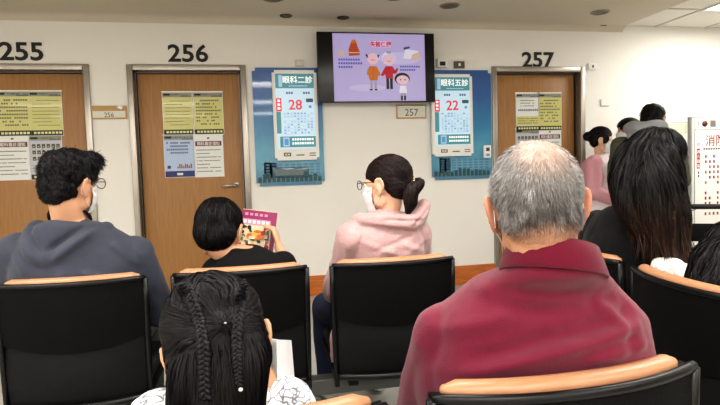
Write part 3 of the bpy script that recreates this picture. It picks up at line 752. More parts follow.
# ================================================================== CHAIRS
M_shell = mat('chair_black_shell', (6, 6, 7), .65, spec=.15, bump=.25, bump_scale=420)
M_shell2 = mat('chair_lower_shell', (15, 15, 17), .55, spec=.2, bump=.2, bump_scale=420)
M_lip = mat('chair_black_trim', (10, 10, 12), .36, spec=.35)
M_cush = mat('chair_cushion', (24, 24, 26), .85, bump=.2, bump_scale=300)
M_rail = wood('beech_rail', (186, 138, 104), (172, 124, 90), (3, 14, 14), .38)
M_beam = mat('grey_beam', (96, 98, 96), .45, .4)
SW = .241
def ycurve(x, sag=.05): return sag*(abs(x)/SW)**2.2
def chair_back_surface(z0, z1, w0, w1, th, m, off, sag, mb, round_top=0, bulge=0, n=22, k=10, seam=0):
    """curved plate between heights z0 and z1; off moves it towards the back"""
    F_, B_ = [], []
    for j in range(k+1):
        t = j/k; z = z0+(z1-z0)*t; w = w0+(w1-w0)*t
        for i in range(n+1):
            u = -1+2*i/n; x = u*w
            bl = bulge*math.sin(PI*t)*(1-.5*u*u)
            y = ycurve(x, sag)-off-bl-(z-.35)*.02
            zz = z+(seam*(1-t)*u*u if seam > 0 else -seam*t*u*u)
            F_.append(V((x, y+th, zz))); B_.append(V((x, y, zz)))
    vs = F_+B_; N = len(F_); fs = []
    for j in range(k):
        for i in range(n):
            a = j*(n+1)+i; fs.append((a+1, a, a+n+1, a+n+2)); fs.append((N+a, N+a+1, N+a+n+2, N+a+n+1))
    for j in range(k):
        a = j*(n+1); fs.append((a, N+a, N+a+n+1, a+n+1)); a = a+n; fs.append((N+a, a, a+n+1, N+a+n+1))
    for i in range(n):
        fs.append((i, i+1, N+i+1, N+i)); a = k*(n+1)+i; fs.append((a+1, a, N+a, N+a+1))
    mb.add(vs, fs, m, False)
def smooth_all(o, ang=40):
    me = o.data; me.polygons.foreach_set('use_smooth', [True]*len(me.polygons))
    bm = bmesh.new(); bm.from_mesh(me)
    for e in bm.edges:
        if len(e.link_faces) == 2 and e.calc_face_angle(0) > rad(ang): e.smooth = False
    bm.to_mesh(me); bm.free()
def make_chair():
    root = empty('waiting_chair', (0, 0, 0)); sag = .05
    mb = MB(); chair_back_surface(.545, .788, SW*1.0, SW, .03, M_shell, .02, sag, mb, bulge=.006, seam=.035); o = mb.build('backrest', root); smooth_all(o)
    mb = MB(); chair_back_surface(.34, .543, SW*.955, SW*.985, .025, M_shell2, .012, sag, mb, bulge=.012, seam=-.035); o = mb.build('lower_back_panel', root); smooth_all(o)
    mb = MB()
    for s in (-1, 1):
        chair_pts = [(s*SW*.985, ycurve(SW, sag)-.018, .31), (s*SW*1.0, ycurve(SW, sag)-.02, .5), (s*SW*1.01, ycurve(SW, sag)-.024, .70), (s*SW*1.01, ycurve(SW, sag)-.026, .785)]
        mb.tube(chair_pts, .011, M_lip, 8)
    pts = [(x*SW*.97, ycurve(x*SW, sag)-.028, .352) for x in [-1+.1*i for i in range(21)]]
    mb.tube(pts, .014, M_lip, 8)
    pts = [(x*SW*1.01, ycurve(x*SW, sag)-.026, .787) for x in [-1+.1*i for i in range(21)]]
    mb.tube(pts, .0095, M_lip, 8)
    mb.build('shell_trim', root)
    n = 26; pts = []; rs = []
    for i in range(n+1):
        u = -1+2*i/n; x = u*.215; pts.append(V((x, ycurve(x, sag)+.004, .791+.002*(1-u*u)))); rs.append(.0165*min(1, .55+1.8*math.sqrt(max(0, 1-u*u))))
    vs, fs = tube_geo(pts, rs, 12, (1.0, 1.25), True, 0, ref=(0, 0, 1)); mb = MB(); mb.add(vs, fs, M_rail, True); mb.build('wooden_top_rail', root)
    mb = MB(); chair_back_surface(.44, .775, SW*.9, SW*.9, .03, M_cush, -.012, sag, mb, bulge=-.01); o = mb.build('back_cushion', root); smooth_all(o)
    mb = MB(); mb.box((-.235, .05, .365), (.235, .50, .418), M_cush, .024); mb.build('seat_cushion', root)
    mb = MB(); mb.box((-.245, .03, .342), (.245, .49, .368), M_shell, .01)
    for s in (-1, 1): mb.box((s*.17-.02, .04, .30), (s*.17+.02, .36, .344), M_lip, .005)
    mb.build('seat_pan', root)
    return root
proto = make_chair()
def put_chair(o, loc, rz, label):
    o.location = (loc[0], loc[1], 0); o.rotation_euler = (0, 0, rz); tag(o, label, 'chair', 'waiting room chairs')
CH_ = [
 ((-1.21+.02, 2.04), 0, None),
 ((-.645, 2.04), 0, 'black waiting chair with wooden top rail holding the man in the grey hoodie'),
 ((-.06, 2.04), 0, 'black waiting chair with wooden top rail holding the boy who reads'),
 ((.525, 2.03), 0, 'black waiting chair with wooden top rail holding the woman in pink'),
 ((1.265, 1.975), rad(-91), 'black waiting chair turned sideways, behind the long-haired woman in black'),
 ((1.212, 1.392), rad(-96), 'black waiting chair turned sideways at the right edge, in front of the dark-haired child'),
 ((.505, .782), rad(1.5), 'black waiting chair holding the grey-haired man in the maroon polo'),
 ((-.06, .765), 0, 'black waiting chair at the bottom edge holding the girl with braids')]
first = True
for loc, rz, lab in CH_:
    if lab is None: continue
    o = proto if first else copy_tree(proto); first = False
    put_chair(o, loc, rz, lab)
def beam(p0, p1, lab, legs):
    p0, p1 = V(p0), V(p1); L = (p1-p0).length; ang = math.atan2(p1.y-p0.y, p1.x-p0.x)
    root = empty('seat_beam', (p0.x, p0.y, 0), ang); tag(root, lab, 'beam', 'steel beams under the seat rows')
    mb = MB(); mb.box((0, -.035, .235), (L, .035, .30), M_beam, .006); mb.build('beam_bar', root)
    for t in legs:
        mb = MB(); mb.box((t*L-.025, -.025, .02), (t*L+.025, .025, .236), M_beam, .004); mb.box((t*L-.03, -.26, 0), (t*L+.03, .26, .025), M_beam, .008); mb.build('beam_leg', root)
beam((-1.0, 2.2, 0), (.86, 2.2, 0), 'grey steel beam under the middle row of chairs', (.12, .5, .9))
beam((1.42, 2.3, 0), (1.36, 1.1, 0), 'grey steel beam under the sideways row of chairs', (.15, .85))
beam((-.4, .95, 0), (.82, .95, 0), 'grey steel beam under the nearest row of chairs', (.15, .85))

# black armchair with chrome tube frame, seen at the right edge
def armchair():
    p = at(714, 222, 3.1); root = empty('tube_armchair', (p.x+.17, p.y+.08, 0), rad(-32)); tag(root, 'black high-backed chair with chrome tube frame between the hydrant cabinet and the child', 'chair')
    for s in (-1, 1):
        mb = MB(); x = s*.26
        pts, _ = catmull([V((x, .24, .012)), V((x, -.20, .012)), V((x, -.235, .03)), V((x, -.235, .30)), V((x, -.235, .60)), V((x, -.235, .83)), V((x-s*.012, -.235, .865)), V((x-s*.05, -.235, .878))], [1]*8, 4)
        mb.tube(pts, .012, M_chrome, 10); mb.tube([V((x, -.235, .45)), V((x, .24, .44)), V((x, .24, .02))], .011, M_chrome, 10); mb.build('tube_frame', root)
        mb = MB(); mb.box((x-.024, -.22, .645), (x+.024, .22, .67), M_lip, .01); mb.tube([(x, .2, .64), (x, .2, .44)], .01, M_chrome); mb.build('arm_pad', root)
    mb = MB(); mb.box((-.235, -.255, .872), (.235, -.215, .900), M_lip, .01); mb.build('back_top_bar', root)
    mb = MB(); mb.box((-.245, -.25, .69), (.245, -.22, .79), M_shell, .012); mb.build('back_panel', root)
    mb = MB(); mb.box((-.245, -.245, .63), (.245, -.225, .655), M_lip, .006); mb.build('lower_back_bar', root)
    mb = MB(); mb.box((-.245, -.2, .43), (.245, .25, .475), M_cush, .018); mb.build('seat', root)
armchair()
# ================================================================== PEOPLE
EYEW = mat('eye_white', (225, 220, 212), .25); IRIS = mat('iris_dark', (34, 22, 18), .2)
M_mask = mat('face_mask', (232, 234, 238), .8, bump=.1, bump_scale=200); M_frame = mat('glasses_frame', (120, 96, 60), .25, .7); M_framed = mat('glasses_dark', (40, 26, 24), .3)
M_lens = mat('glasses_lens', (220, 226, 230), .05, spec=.5, alpha=.13)
M_sole = mat('shoe_sole', (220, 220, 216), .6)

def head_prims(v, neck=None, child=0, jaw=1):
    """v.M must map the head frame (x right, y forward, z up, origin between the ears)"""
    v.ell((0, -.012, .038), (.074, .094, .084)); v.ell((0, -.035, .0), (.068, .068, .06))
    v.ell((0, .025, -.018), (.062, .062, .078)); v.ell((0, .026, .012), (.068, .060, .062)); v.ell((0, .03, -.062), (.05*jaw, .052, .044)); v.ell((0, .066, -.092), (.02, .016, .016))
    for s in (-1, 1):
        v.ell((s*.040, .048, -.022), (.022, .022, .02)); v.ell((s*.03, .074, .024), (.022, .012, .008), (0, 0, -s*15))
        v.ell((s*.053, .01, -.06), (.014, .03, .026))
        # ear: rim, lobe, inner bowl left open between them
        pts = [V((s*.074, .012, -.022)), V((s*.079, .016, .004)), V((s*.086, .006, .026)), V((s*.092, -.014, .028)), V((s*.092, -.024, .008)), V((s*.086, -.018, -.016)), V((s*.079, -.002, -.034)), V((s*.073, .006, -.036))]
        v.tube(pts, [.0055, .0055, .006, .0065, .0065, .006, .0075, .006], 10, smooth=3)
        v.ell((s*.081, -.006, -.002), (.006, .016, .026), (0, 0, -s*25))
    v.tube([V((0, .082, .022)), V((0, .094, .004)), V((0, .105, -.018)), V((0, .104, -.026))], [.008, .009, .0115, .011], 12)
    for s in (-1, 1): v.ell((s*.012, .096, -.026), (.008, .010, .007))
    v.ell((0, .084, -.052), (.024, .010, .0055)); v.ell((0, .083, -.063), (.021, .010, .0065)); v.ell((0, .07, -.06), (.036, .018, .022))

def hand_prims(v, wrist, dirv, palm_n, s=1, side=1, curl=.5, spread=1):
    """a palm and five bent fingers; dirv points to the fingertips, palm_n out of the palm; side is where the thumb leaves"""
    d = V(dirv).normalized(); n = V(palm_n); n = (n-d*n.dot(d)).normalized(); x = d.cross(n)*side; w = V(wrist)
    P = lambda a, b, c: w+(x*a+d*b+n*c)*s
    v.tube([P(0, -.01, 0), P(.0, .02, 0), P(0, .055, .002), P(0, .082, .003)], [.024*s, .031*s, .037*s, .034*s], 14, flat=(1, .42), ref=x)
    v.ell(P(.024, .03, .008), (.015*s, .015*s, .015*s))
    for i, (px, ln, r) in enumerate(((.029, .072, .0086), (.0105, .080, .0090), (-.008, .074, .0086), (-.0255, .058, .0076))):
        a = curl*(1+.12*i); sp = (px*.22)*spread; q = P(px, .080-.006*abs(i-1), .002); pts = [P(px*.8, .05, .002), q]; ang = 0
        for k, f in enumerate((.46, .31, .23)):
            ang += a*(1.0, 1.15, .8)[k]; q = q+(d*math.cos(ang)+n*math.sin(ang)+x*sp*3)*ln*f*s; pts.append(q)
        v.tube(pts, [r*s, r*1.05*s, r*s, r*.92*s, r*.78*s], 10, smooth=2)
    a = curl*.55
    v.tube([P(.018, .012, .006), P(.036, .034, .014), P(.048, .058, .014+.02*a), P(.05, .080, .014+.034*a)], [.012*s, .0115*s, .0105*s, .0085*s], 10, smooth=2)

def arm_prims(v, sh, el, wr, s=1, e=0, upto=1.0, r=(.052, .046, .040, .036, .026)):
    sh, el, wr = V(sh), V(el), V(wr)
    v.tube([sh, sh.lerp(el, .5), el], [(r[0]+e)*s, (r[1]+e)*s, (r[2]+e)*s], smooth=3)
    if upto > 0: v.tube([el, el.lerp(wr, .45*upto), el.lerp(wr, upto)], [(r[2]+e)*s, (r[3]+e)*s, ((r[3]+(r[4]-r[3])*upto)+e)*s], smooth=3)
def leg_prims(v, hip, knee, ank, toe, s=1, e=0, foot=True, cuff=1.0):
    hip, knee, ank, toe = V(hip), V(knee), V(ank), V(toe)
    v.tube([hip, hip.lerp(knee, .5), knee], [(.085+e)*s, (.073+e)*s, (.056+e)*s], smooth=3)
    v.tube([knee, knee.lerp(ank, .35), knee.lerp(ank, cuff)], [(.056+e)*s, (.055+e)*s, (.038+e)*s], smooth=3)
    if foot:
        h = ank+V((0, 0, -.035*s)); v.tube([h-(toe-ank)*.25, h.lerp(toe, .5), toe], [.036*s, .038*s, .03*s], flat=(1, .75), smooth=2)

def shoe_prims(v, ank, toe, s=1):
    ank, toe = V(ank), V(toe); h = ank+V((0, 0, -.035*s)); d = (toe-ank); d.z = 0
    v.tube([h-d*.32, h.lerp(toe, .5), toe+d*.08], [.044*s, .046*s, .038*s], flat=(1, .85), smooth=2); v.tube([h, ank+V((0, 0, .02*s))], [.044*s, .042*s])

def mask_mesh(Mh, parent, s=1, name='face_mask', m=None):
    mb = MB(); nx, nz = 22, 14; vs = []; fs = []
    for j in range(nz+1):
        t = j/nz; z = .004-.103*t
        for i in range(nx+1):
            u = -1+2*i/nx; wid = .071-.012*abs(t-.4)*2; x = u*wid
            nose = .018*math.exp(-(u/.28)**2)*math.exp(-((t-.2)/.35)**2)
            y = .089+nose-.056*abs(u)**2.6-.012*max(0, t-.7)/.3
            y += .0012*math.sin(t*PI*7)
            vs.append(V((x, y+.006, z)))
    N = len(vs); vs += [v+V((0, -.0015, 0)) for v in vs]
    for j in range(nz):
        for i in range(nx):
            a = j*(nx+1)+i; b = a+nx+1; fs.append((a, b, b+1, a+1)); fs.append((N+a, N+a+1, N+b+1, N+b))
    mb.add([Mh @ v for v in vs], fs, m or M_mask, True); o = mb.build(name, parent)
    for sd in (-1, 1):
        mb = MB()
        for z0, z1 in ((-.002, .012), (-.094, -.034)):
            mb.tube([Mh @ V(p) for p in ((sd*.064, .040, z0), (sd*(.073 if z0 > -.05 else .066), .018, (z0+z1)/2), (sd*.080, -.008, z1*.9), (sd*.080, -.022, z1*.6-.003))], .001*s, M_white, 6)
        mb.tube([Mh @ V(p) for p in ((sd*.080, -.022, .004), (sd*.080, -.023, -.022))], .001*s, M_white, 6)
        mb.build('ear_loop', o)
    return o
def glasses_mesh(Mh, parent, m, r=.024):
    mb = MB(); root = empty('glasses', parent=parent)
    for sd in (-1, 1):
        c = V((sd*.033, .108, .010)); pts = [Mh @ (c+V((math.cos(a)*r, -abs(math.cos(a)*r+0)*.12 if True else 0, math.sin(a)*r*.82))) for a in [2*PI*k/20 for k in range(21)]]
        mb.tube(pts, .0018, m, 6)
        mb.tube([Mh @ V(p) for p in ((sd*.056, .102, .016), (sd*.076, .08, .018), (sd*.083, .0, .016), (sd*.084, -.022, .0))], .0018, m, 6)
    mb.tube([Mh @ V(p) for p in ((-.010, .107, .012), (0, .110, .015), (.010, .107, .012))], .0016, m, 6)
    mb.build('glasses_frame', root)
    for sd in (-1, 1):
        mb = MB(); c = V((sd*.033, .106, .010)); mb.add([Mh @ (c+V((math.cos(a)*r*.95, 0, math.sin(a)*r*.78))) for a in [2*PI*k/20 for k in range(20)]], [tuple(range(20))], M_lens)
        mb.build('lens', root)
def eyes_mesh(Mh, parent):
    for sd in (-1, 1):
        mb = MB()
        for c, r, m in (((sd*.031, .0755, .008), .0115, EYEW), ((sd*.031, .0815, .008), .0068, IRIS)):
            bm = bmesh.new(); bmesh.ops.create_uvsphere(bm, u_segments=14, v_segments=8, radius=r); mb.bm(bm, m, True, Mh @ Matrix.Translation(c))
        mb.build('eye', parent)

def skin_mat(name, c, c2=None, blot=.08):
    m = mat(name, c, .5, noise_amt=blot, noise_scale=26, bump=.08, bump_scale=240, spec=.4)
    b = m.node_tree.nodes['Principled BSDF']; b.inputs['Subsurface Weight'].default_value = .12; b.inputs['Subsurface Radius'].default_value = (.012, .005, .003)
    return m
SK1 = skin_mat('skin_warm', (214, 164, 132)); SK2 = skin_mat('skin_tan', (196, 144, 112)); SK3 = skin_mat('skin_fair', (228, 184, 156))

class Person:
    def __init__(s, label, base, yaw, head_w, head_yaw=0, head_pitch=0, head_roll=0, hs=1.0, name='person'):
        s.root = empty(name, (base[0], base[1], 0), rad(yaw)); tag(s.root, label, 'person')
        s.W = Matrix.Translation((base[0], base[1], 0)) @ Matrix.Rotation(rad(yaw), 4, 'Z'); s.Wi = s.W.inverted()
        s.hc = s.Wi @ V(head_w); s.hs = hs
        s.Mh = Matrix.Translation(s.hc) @ Matrix.Rotation(rad(head_yaw), 4, 'Z') @ Matrix.Rotation(rad(head_pitch), 4, 'X') @ Matrix.Rotation(rad(head_roll), 4, 'Y') @ Matrix.Scale(hs, 4)
    def L(s, p): return s.Wi @ V(p)
    def add(s, name, me, m=None, parent=None):
        if m: me.materials.append(m)
        return link(name, me, parent or s.root)
    def shoes(s, J, m, sc=1):
        for j in J:
            v = Vol(); shoe_prims(v, j[2], j[3], sc); s.add('shoe', v.mesh('shoe', .008, 3), m)
    def hair(s, name, me): me.transform(s.Mh); return link(name, me, s.root)

def seated_legs(s=1, hipz=.49, spread=.11, knee_y=.46, shin_out=.0):
    J = []
    for sd in (-1, 1):
        J.append((V((sd*.09*s, .02, hipz)), V((sd*(spread+.03)*s, knee_y*s, hipz+.0)), V((sd*(spread+.03+shin_out)*s, knee_y*s+.02, .085*s)), V((sd*(spread+.05+shin_out)*s, knee_y*s+.17*s, .032*s))))
    return J
# ---------------------------------------------------------------- the grey-haired man in the maroon polo
def old_man():
    hd = at(536, 209, .985); bw = at(533, 350, 1.07)
    p = Person('seated grey-haired man in a maroon polo shirt, seen from behind', (bw.x, bw.y), -14, hd, head_yaw=-5, head_pitch=1, head_roll=-4.0, hs=.955)
    H = p.hc; J = seated_legs(1.05, .50); cw = p.L(at(549, 271, 1.0))
    T = [(0, .02, .44, .175, .125), (0, -.005, .56, .18, .125), (0, -.03, .66, .192, .122), (0, -.034, .76, .205, .114), (.0, -.03, .84, .192, .102), (.0, -.028, .885, .172, .09), (cw.x*.6, -.028, .925, .130, .082), (cw.x, cw.y-.008, .955, .080, .072)]
    shl = [V((-.165, -.015, .82)), V((.143, -.015, .822))]; el = [V((-.215, .10, .60)), V((.175, .11, .60))]; wr = [V((-.13, .33, .55)), V((.13, .33, .55))]
    v = Vol(); v.loft([(a, b+.008, c, d-.02, e-.022) for a, b, c, d, e in T])
    for i in (0, 1):
        arm_prims(v, shl[i], el[i], wr[i], e=-.008); d = (wr[i]-el[i]); hand_prims(v, wr[i], (d.x*.3, 1, -.25), (0, -.2, -1), 1.0, 1 if i == 0 else -1, .35)
        leg_prims(v, *J[i])
    v.tube([V((cw.x*.9, -.03, .90)), (cw+(p.Mh @ V((0, -.03, -.10))))/2, p.Mh @ V((0, -.03, -.06)), p.Mh @ V((0, -.028, -.01))], [.056, .058, .061, .064], flat=(1, 1), smooth=4)
    v.M = p.Mh; head_prims(v)
    M = p.Mh.inverted()
    fold = [((-.05, -.083, -.062), (.05, -.083, -.062), .006, -.003), ((-.045, -.082, -.085), (.045, -.082, -.085), .006, -.0028), ((-.045, -.1, -.036), (.045, -.1, -.036), .008, -.002)]
    fold = [(p.Mh @ V(a), p.Mh @ V(b), w, h) for a, b, w, h in fold]
    me = v.mesh('body', .0048, 5, disp=creases(fold, .0006, 40))
    base, blot, red_ = lin((196, 146, 116)), lin((128, 90, 72)), lin((206, 142, 116))
    def colf(co, n):
        q = M @ co; t = noise.fractal(co*60, 1, 2, 3)*.5+.5; k = max(0, min(1, (t-.5)*2.2)) if q.z < -.02 else .0
        sp = noise.noise(co*140); k = min(1, k*.35+(max(0, sp-.3)*1.1 if q.z < .0 and q.y < .02 else 0))
        b = [base[j]*(1-k)+blot[j]*k for j in range(3)]
        if abs(q.x) > .078: b = [red_[j]*.95 for j in range(3)]
        return tuple(b)+(1,)
    color_mesh(me, colf); m = vcol_mat('skin_aged', .5, .4, .2, 260, .1); p.add('body', me, m)
    eyes_mesh(p.Mh, p.root)
    # polo shirt
    v = Vol(); v.loft([(a, b, c, d+.008, e+.01) for a, b, c, d, e in T[:-1]]+[(cw.x, cw.y-.02, .962, .087, .082), (cw.x, cw.y-.02, .99, .079, .072)])
    for i in (0, 1): arm_prims(v, shl[i], el[i], wr[i], e=.020, upto=.12, r=(.052, .050, .044, .036, .026))
    v.ell((-.185, .0, .74), (.052, .085, .10)); v.ell((.168, .0, .74), (.05, .085, .10))
    Q = lambda px, py: p.L(at(px, py, .93))
    cr = [(Q(*a), Q(*b), w*1.25, h*1.2) for a, b, w, h in (
        ((455, 382), (575, 345), .011, .009), ((560, 350), (652, 328), .010, .009), ((470, 365), (560, 332), .010, -.007), ((550, 338), (648, 312), .011, -.007), ((585, 362), (655, 345), .009, .008),
        ((430, 345), (520, 318), .012, .007), ((420, 325), (470, 308), .010, -.006), ((505, 300), (600, 306), .011, .006), ((520, 316), (640, 300), .012, -.006), ((600, 300), (632, 330), .010, .006),
        ((430, 300), (412, 370), .012, .008), ((448, 305), (436, 375), .010, -.006), ((480, 392), (620, 362), .010, -.007), ((462, 288), (500, 300), .009, .005), ((640, 300), (630, 360), .010, -.005))]
    me = v.mesh('polo_shirt', .006, 7, disp=creases(cr, .005, 7, 3, (1, 1, 1.5)))
    m = mat('maroon_knit', (112, 26, 52), .88, noise_amt=.07, noise_scale=90, bump=.35, bump_scale=500, sheen=.25, spec=.25)
    sh = p.add('polo_shirt', me, m)
    # folded collar
    c = V((cw.x, cw.y-.022, cw.z+.020)); mb = MB(); n = 40; vs = []; fs = []
    prof = [(.066, .046, .030), (.071, .050, .034), (.0745, .051, .030), (.081, .050, .010), (.092, .058, -.014), (.090, .056, -.018), (.076, .05, -.01)]
    prof = [(.071, .012), (.0735, .020), (.078, .020), (.086, -.000), (.095, -.026), (.093, -.030), (.080, -.026)]
    for r, z in prof:
        for k in range(n):
            a = 2*PI*k/n; fr = max(0, math.sin(a)); vs.append(c+V((math.cos(a)*r*1.0, math.sin(a)*r*.93, z+.034-(math.sin(a)+1)*.026-math.cos(a)*r*.13)))
    for i in range(len(prof)-1):
        for k in range(n): fs.append((i*n+k, i*n+(k+1) % n, (i+1)*n+(k+1) % n, (i+1)*n+k))
    mb.add(vs, fs, mat('maroon_collar', (104, 18, 44), .9, bump=.3, bump_scale=500, sheen=.2, spec=.2), True); o = mb.build('collar', sh)
    # trousers and shoes
    v = Vol(); v.loft([(0, .02, .42, .185, .14), (0, .0, .50, .185, .14), (0, -.005, .58, .182, .13)])
    for j in J: leg_prims(v, *j, e=.014, foot=False, cuff=.92)
    p.add('trousers', v.mesh('trousers', .009, 5, disp=creases([], .004, 7)), mat('dark_trousers', (44, 44, 50), .85))
    p.shoes(J, mat('black_leather', (24, 22, 22), .4))
    # hair
    hv = Vol(); hv.ell((0, -.014, .044), (.0795, .098, .0875)); hv.ell((0, -.045, -.006), (.073, .066, .062)); hv.ell((0, -.052, -.03), (.062, .05, .045))
    cut = hv.mesh('h', .0045, 3)
    # drop the face side
    bm = bmesh.new(); bm.from_mesh(cut)
    def keep(q):
        if q.y > .052 and q.z < .075: return False
        if q.z < -.01 and q.y > -.005-.0*q.z: return False
        if q.z < -.052: return False
        return True
    bmesh.ops.delete(bm, geom=[f for f in bm.faces if not keep(f.calc_center_median())], context='FACES'); bm.to_mesh(cut); bm.free()
    A, Bk, Cc, D = lin((156, 152, 151)), lin((70, 63, 61)), lin((222, 220, 219)), lin((200, 160, 136))
    D2 = lin((188, 140, 112))
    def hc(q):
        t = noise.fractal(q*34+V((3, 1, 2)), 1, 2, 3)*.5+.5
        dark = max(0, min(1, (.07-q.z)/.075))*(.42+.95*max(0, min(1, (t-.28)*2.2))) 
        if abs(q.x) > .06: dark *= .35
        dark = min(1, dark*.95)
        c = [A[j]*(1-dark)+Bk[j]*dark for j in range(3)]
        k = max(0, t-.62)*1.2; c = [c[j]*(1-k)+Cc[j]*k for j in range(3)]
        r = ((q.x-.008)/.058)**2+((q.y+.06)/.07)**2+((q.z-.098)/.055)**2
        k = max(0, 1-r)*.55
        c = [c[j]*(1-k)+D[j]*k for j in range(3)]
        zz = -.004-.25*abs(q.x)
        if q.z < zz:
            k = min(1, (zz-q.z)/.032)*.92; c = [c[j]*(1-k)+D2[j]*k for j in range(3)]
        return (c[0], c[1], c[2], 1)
    crown = V((.01, -.05, .125))
    def df(q, n):
        d = (q-crown); d = d.normalized()+V((0, -.1, -.9)); return d*1.0+n*.18
    def reg(q, r):
        rr = ((q.x-.004)/.042)**2+((q.y+.052)/.05)**2+((q.z-.098)/.045)**2
        if rr < 1 and r.random() < .75: return False
        if q.z < -.012-.35*abs(q.x) and r.random() < min(.93, (-.012-.35*abs(q.x)-q.z)/.03): return False
        return True
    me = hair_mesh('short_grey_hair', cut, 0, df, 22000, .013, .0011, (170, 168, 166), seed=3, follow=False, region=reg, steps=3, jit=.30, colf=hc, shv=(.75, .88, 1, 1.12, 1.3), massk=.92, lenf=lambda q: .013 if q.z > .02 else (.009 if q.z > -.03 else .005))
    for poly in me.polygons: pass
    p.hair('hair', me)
    mask_mesh(p.Mh, p.root)
old_man()
# ---------------------------------------------------------------- shared builder for the other figures
def figure(p, T, shl, el, wr, J, skin, top, bottom, neck, arm_e=.014, upto=.95, sc=1.0, hands=((0, 1, -.3), (0, 1, -.3)), palms=((0, -.2, -1), (0, -.2, -1)), curl=.35, vox=.006, folds=(), extra=None, namp=.004, neck_r=.052, top_name='shirt', body_e=.010, shoes=None, hand_s=1.0, top_fn=None, jaw=1, pants_T=None, pants_e=.014, handcurl=None):
    v = Vol(); v.loft([(a, b, c, d-.01, e-.01) for a, b, c, d, e in T])
    for i in (0, 1):
        arm_prims(v, shl[i], el[i], wr[i], sc); hand_prims(v, wr[i], hands[i], palms[i], hand_s, 1 if i == 0 else -1, (handcurl or (curl, curl))[i])
        leg_prims(v, *J[i], s=sc)
    if neck: v.tube([V(neck), (V(neck)*.5+(p.Mh @ V((0, -.02, -.08)))*.5), p.Mh @ V((0, -.02, -.05)), p.Mh @ V((0, -.015, 0))], [neck_r*1.1, neck_r, neck_r, neck_r*1.05], smooth=4)
    v.M = p.Mh; head_prims(v, jaw=jaw); p.add('body', v.mesh('body', vox, 4), skin); eyes_mesh(p.Mh, p.root)
    v = Vol(); v.loft([(a, b, c, d+body_e, e+body_e) for a, b, c, d, e in T])
    for i in (0, 1): arm_prims(v, shl[i], el[i], wr[i], sc, e=arm_e, upto=upto, r=(.054, .05, .043, .038, .034))
    if top_fn: top_fn(v)
    t = p.add(top_name, v.mesh(top_name, vox*1.1, 6, disp=creases(list(folds), namp, 8, hash(top_name) % 9 if False else len(top_name))), top)
    if bottom:
        v = Vol()
        if pants_T: v.loft(pants_T)
        for j in J: leg_prims(v, *j, s=sc, e=pants_e, foot=False, cuff=.9)
        p.add('trousers', v.mesh('trousers', .01, 5, disp=creases([], .004, 7)), bottom)
        p.shoes(J, shoes or mat('black_leather', (24, 22, 22), .4), sc)
    return t
def sit_T(w=1.0, h=1.0, top=1.0, z0=.44, cx=0, back=0):
    """torso sections of a seated adult, neck base at height top"""
    d = top-z0; f = lambda t: z0+d*t
    return [(0, .02, f(0), .165*w, .125), (0, .0, f(.18), .165*w, .118), (cx*.3, -.02+back*.4, f(.42), .172*w, .112), (cx*.6, -.03+back*.8, f(.66), .186*w, .108), (cx*.8, -.03+back, f(.82), .175*w, .092), (cx*.95, -.025+back, f(.92), .125*w, .075), (cx, -.015+back, f(1.0), .068, .06)]
def crop_mesh(me, keep):
    bm = bmesh.new(); bm.from_mesh(me); bmesh.ops.delete(bm, geom=[f for f in bm.faces if not keep(f.calc_center_median())], context='FACES'); bm.to_mesh(me); bm.free(); return me
def gravity_dir(Mh, amt=1.0):
    g = (Mh.to_3x3().inverted() @ V((0, 0, -1))).normalized()*amt
    return g
PANTS = [(0, .02, .42, .18, .14), (0, .0, .50, .178, .135), (0, -.005, .57, .172, .125)]

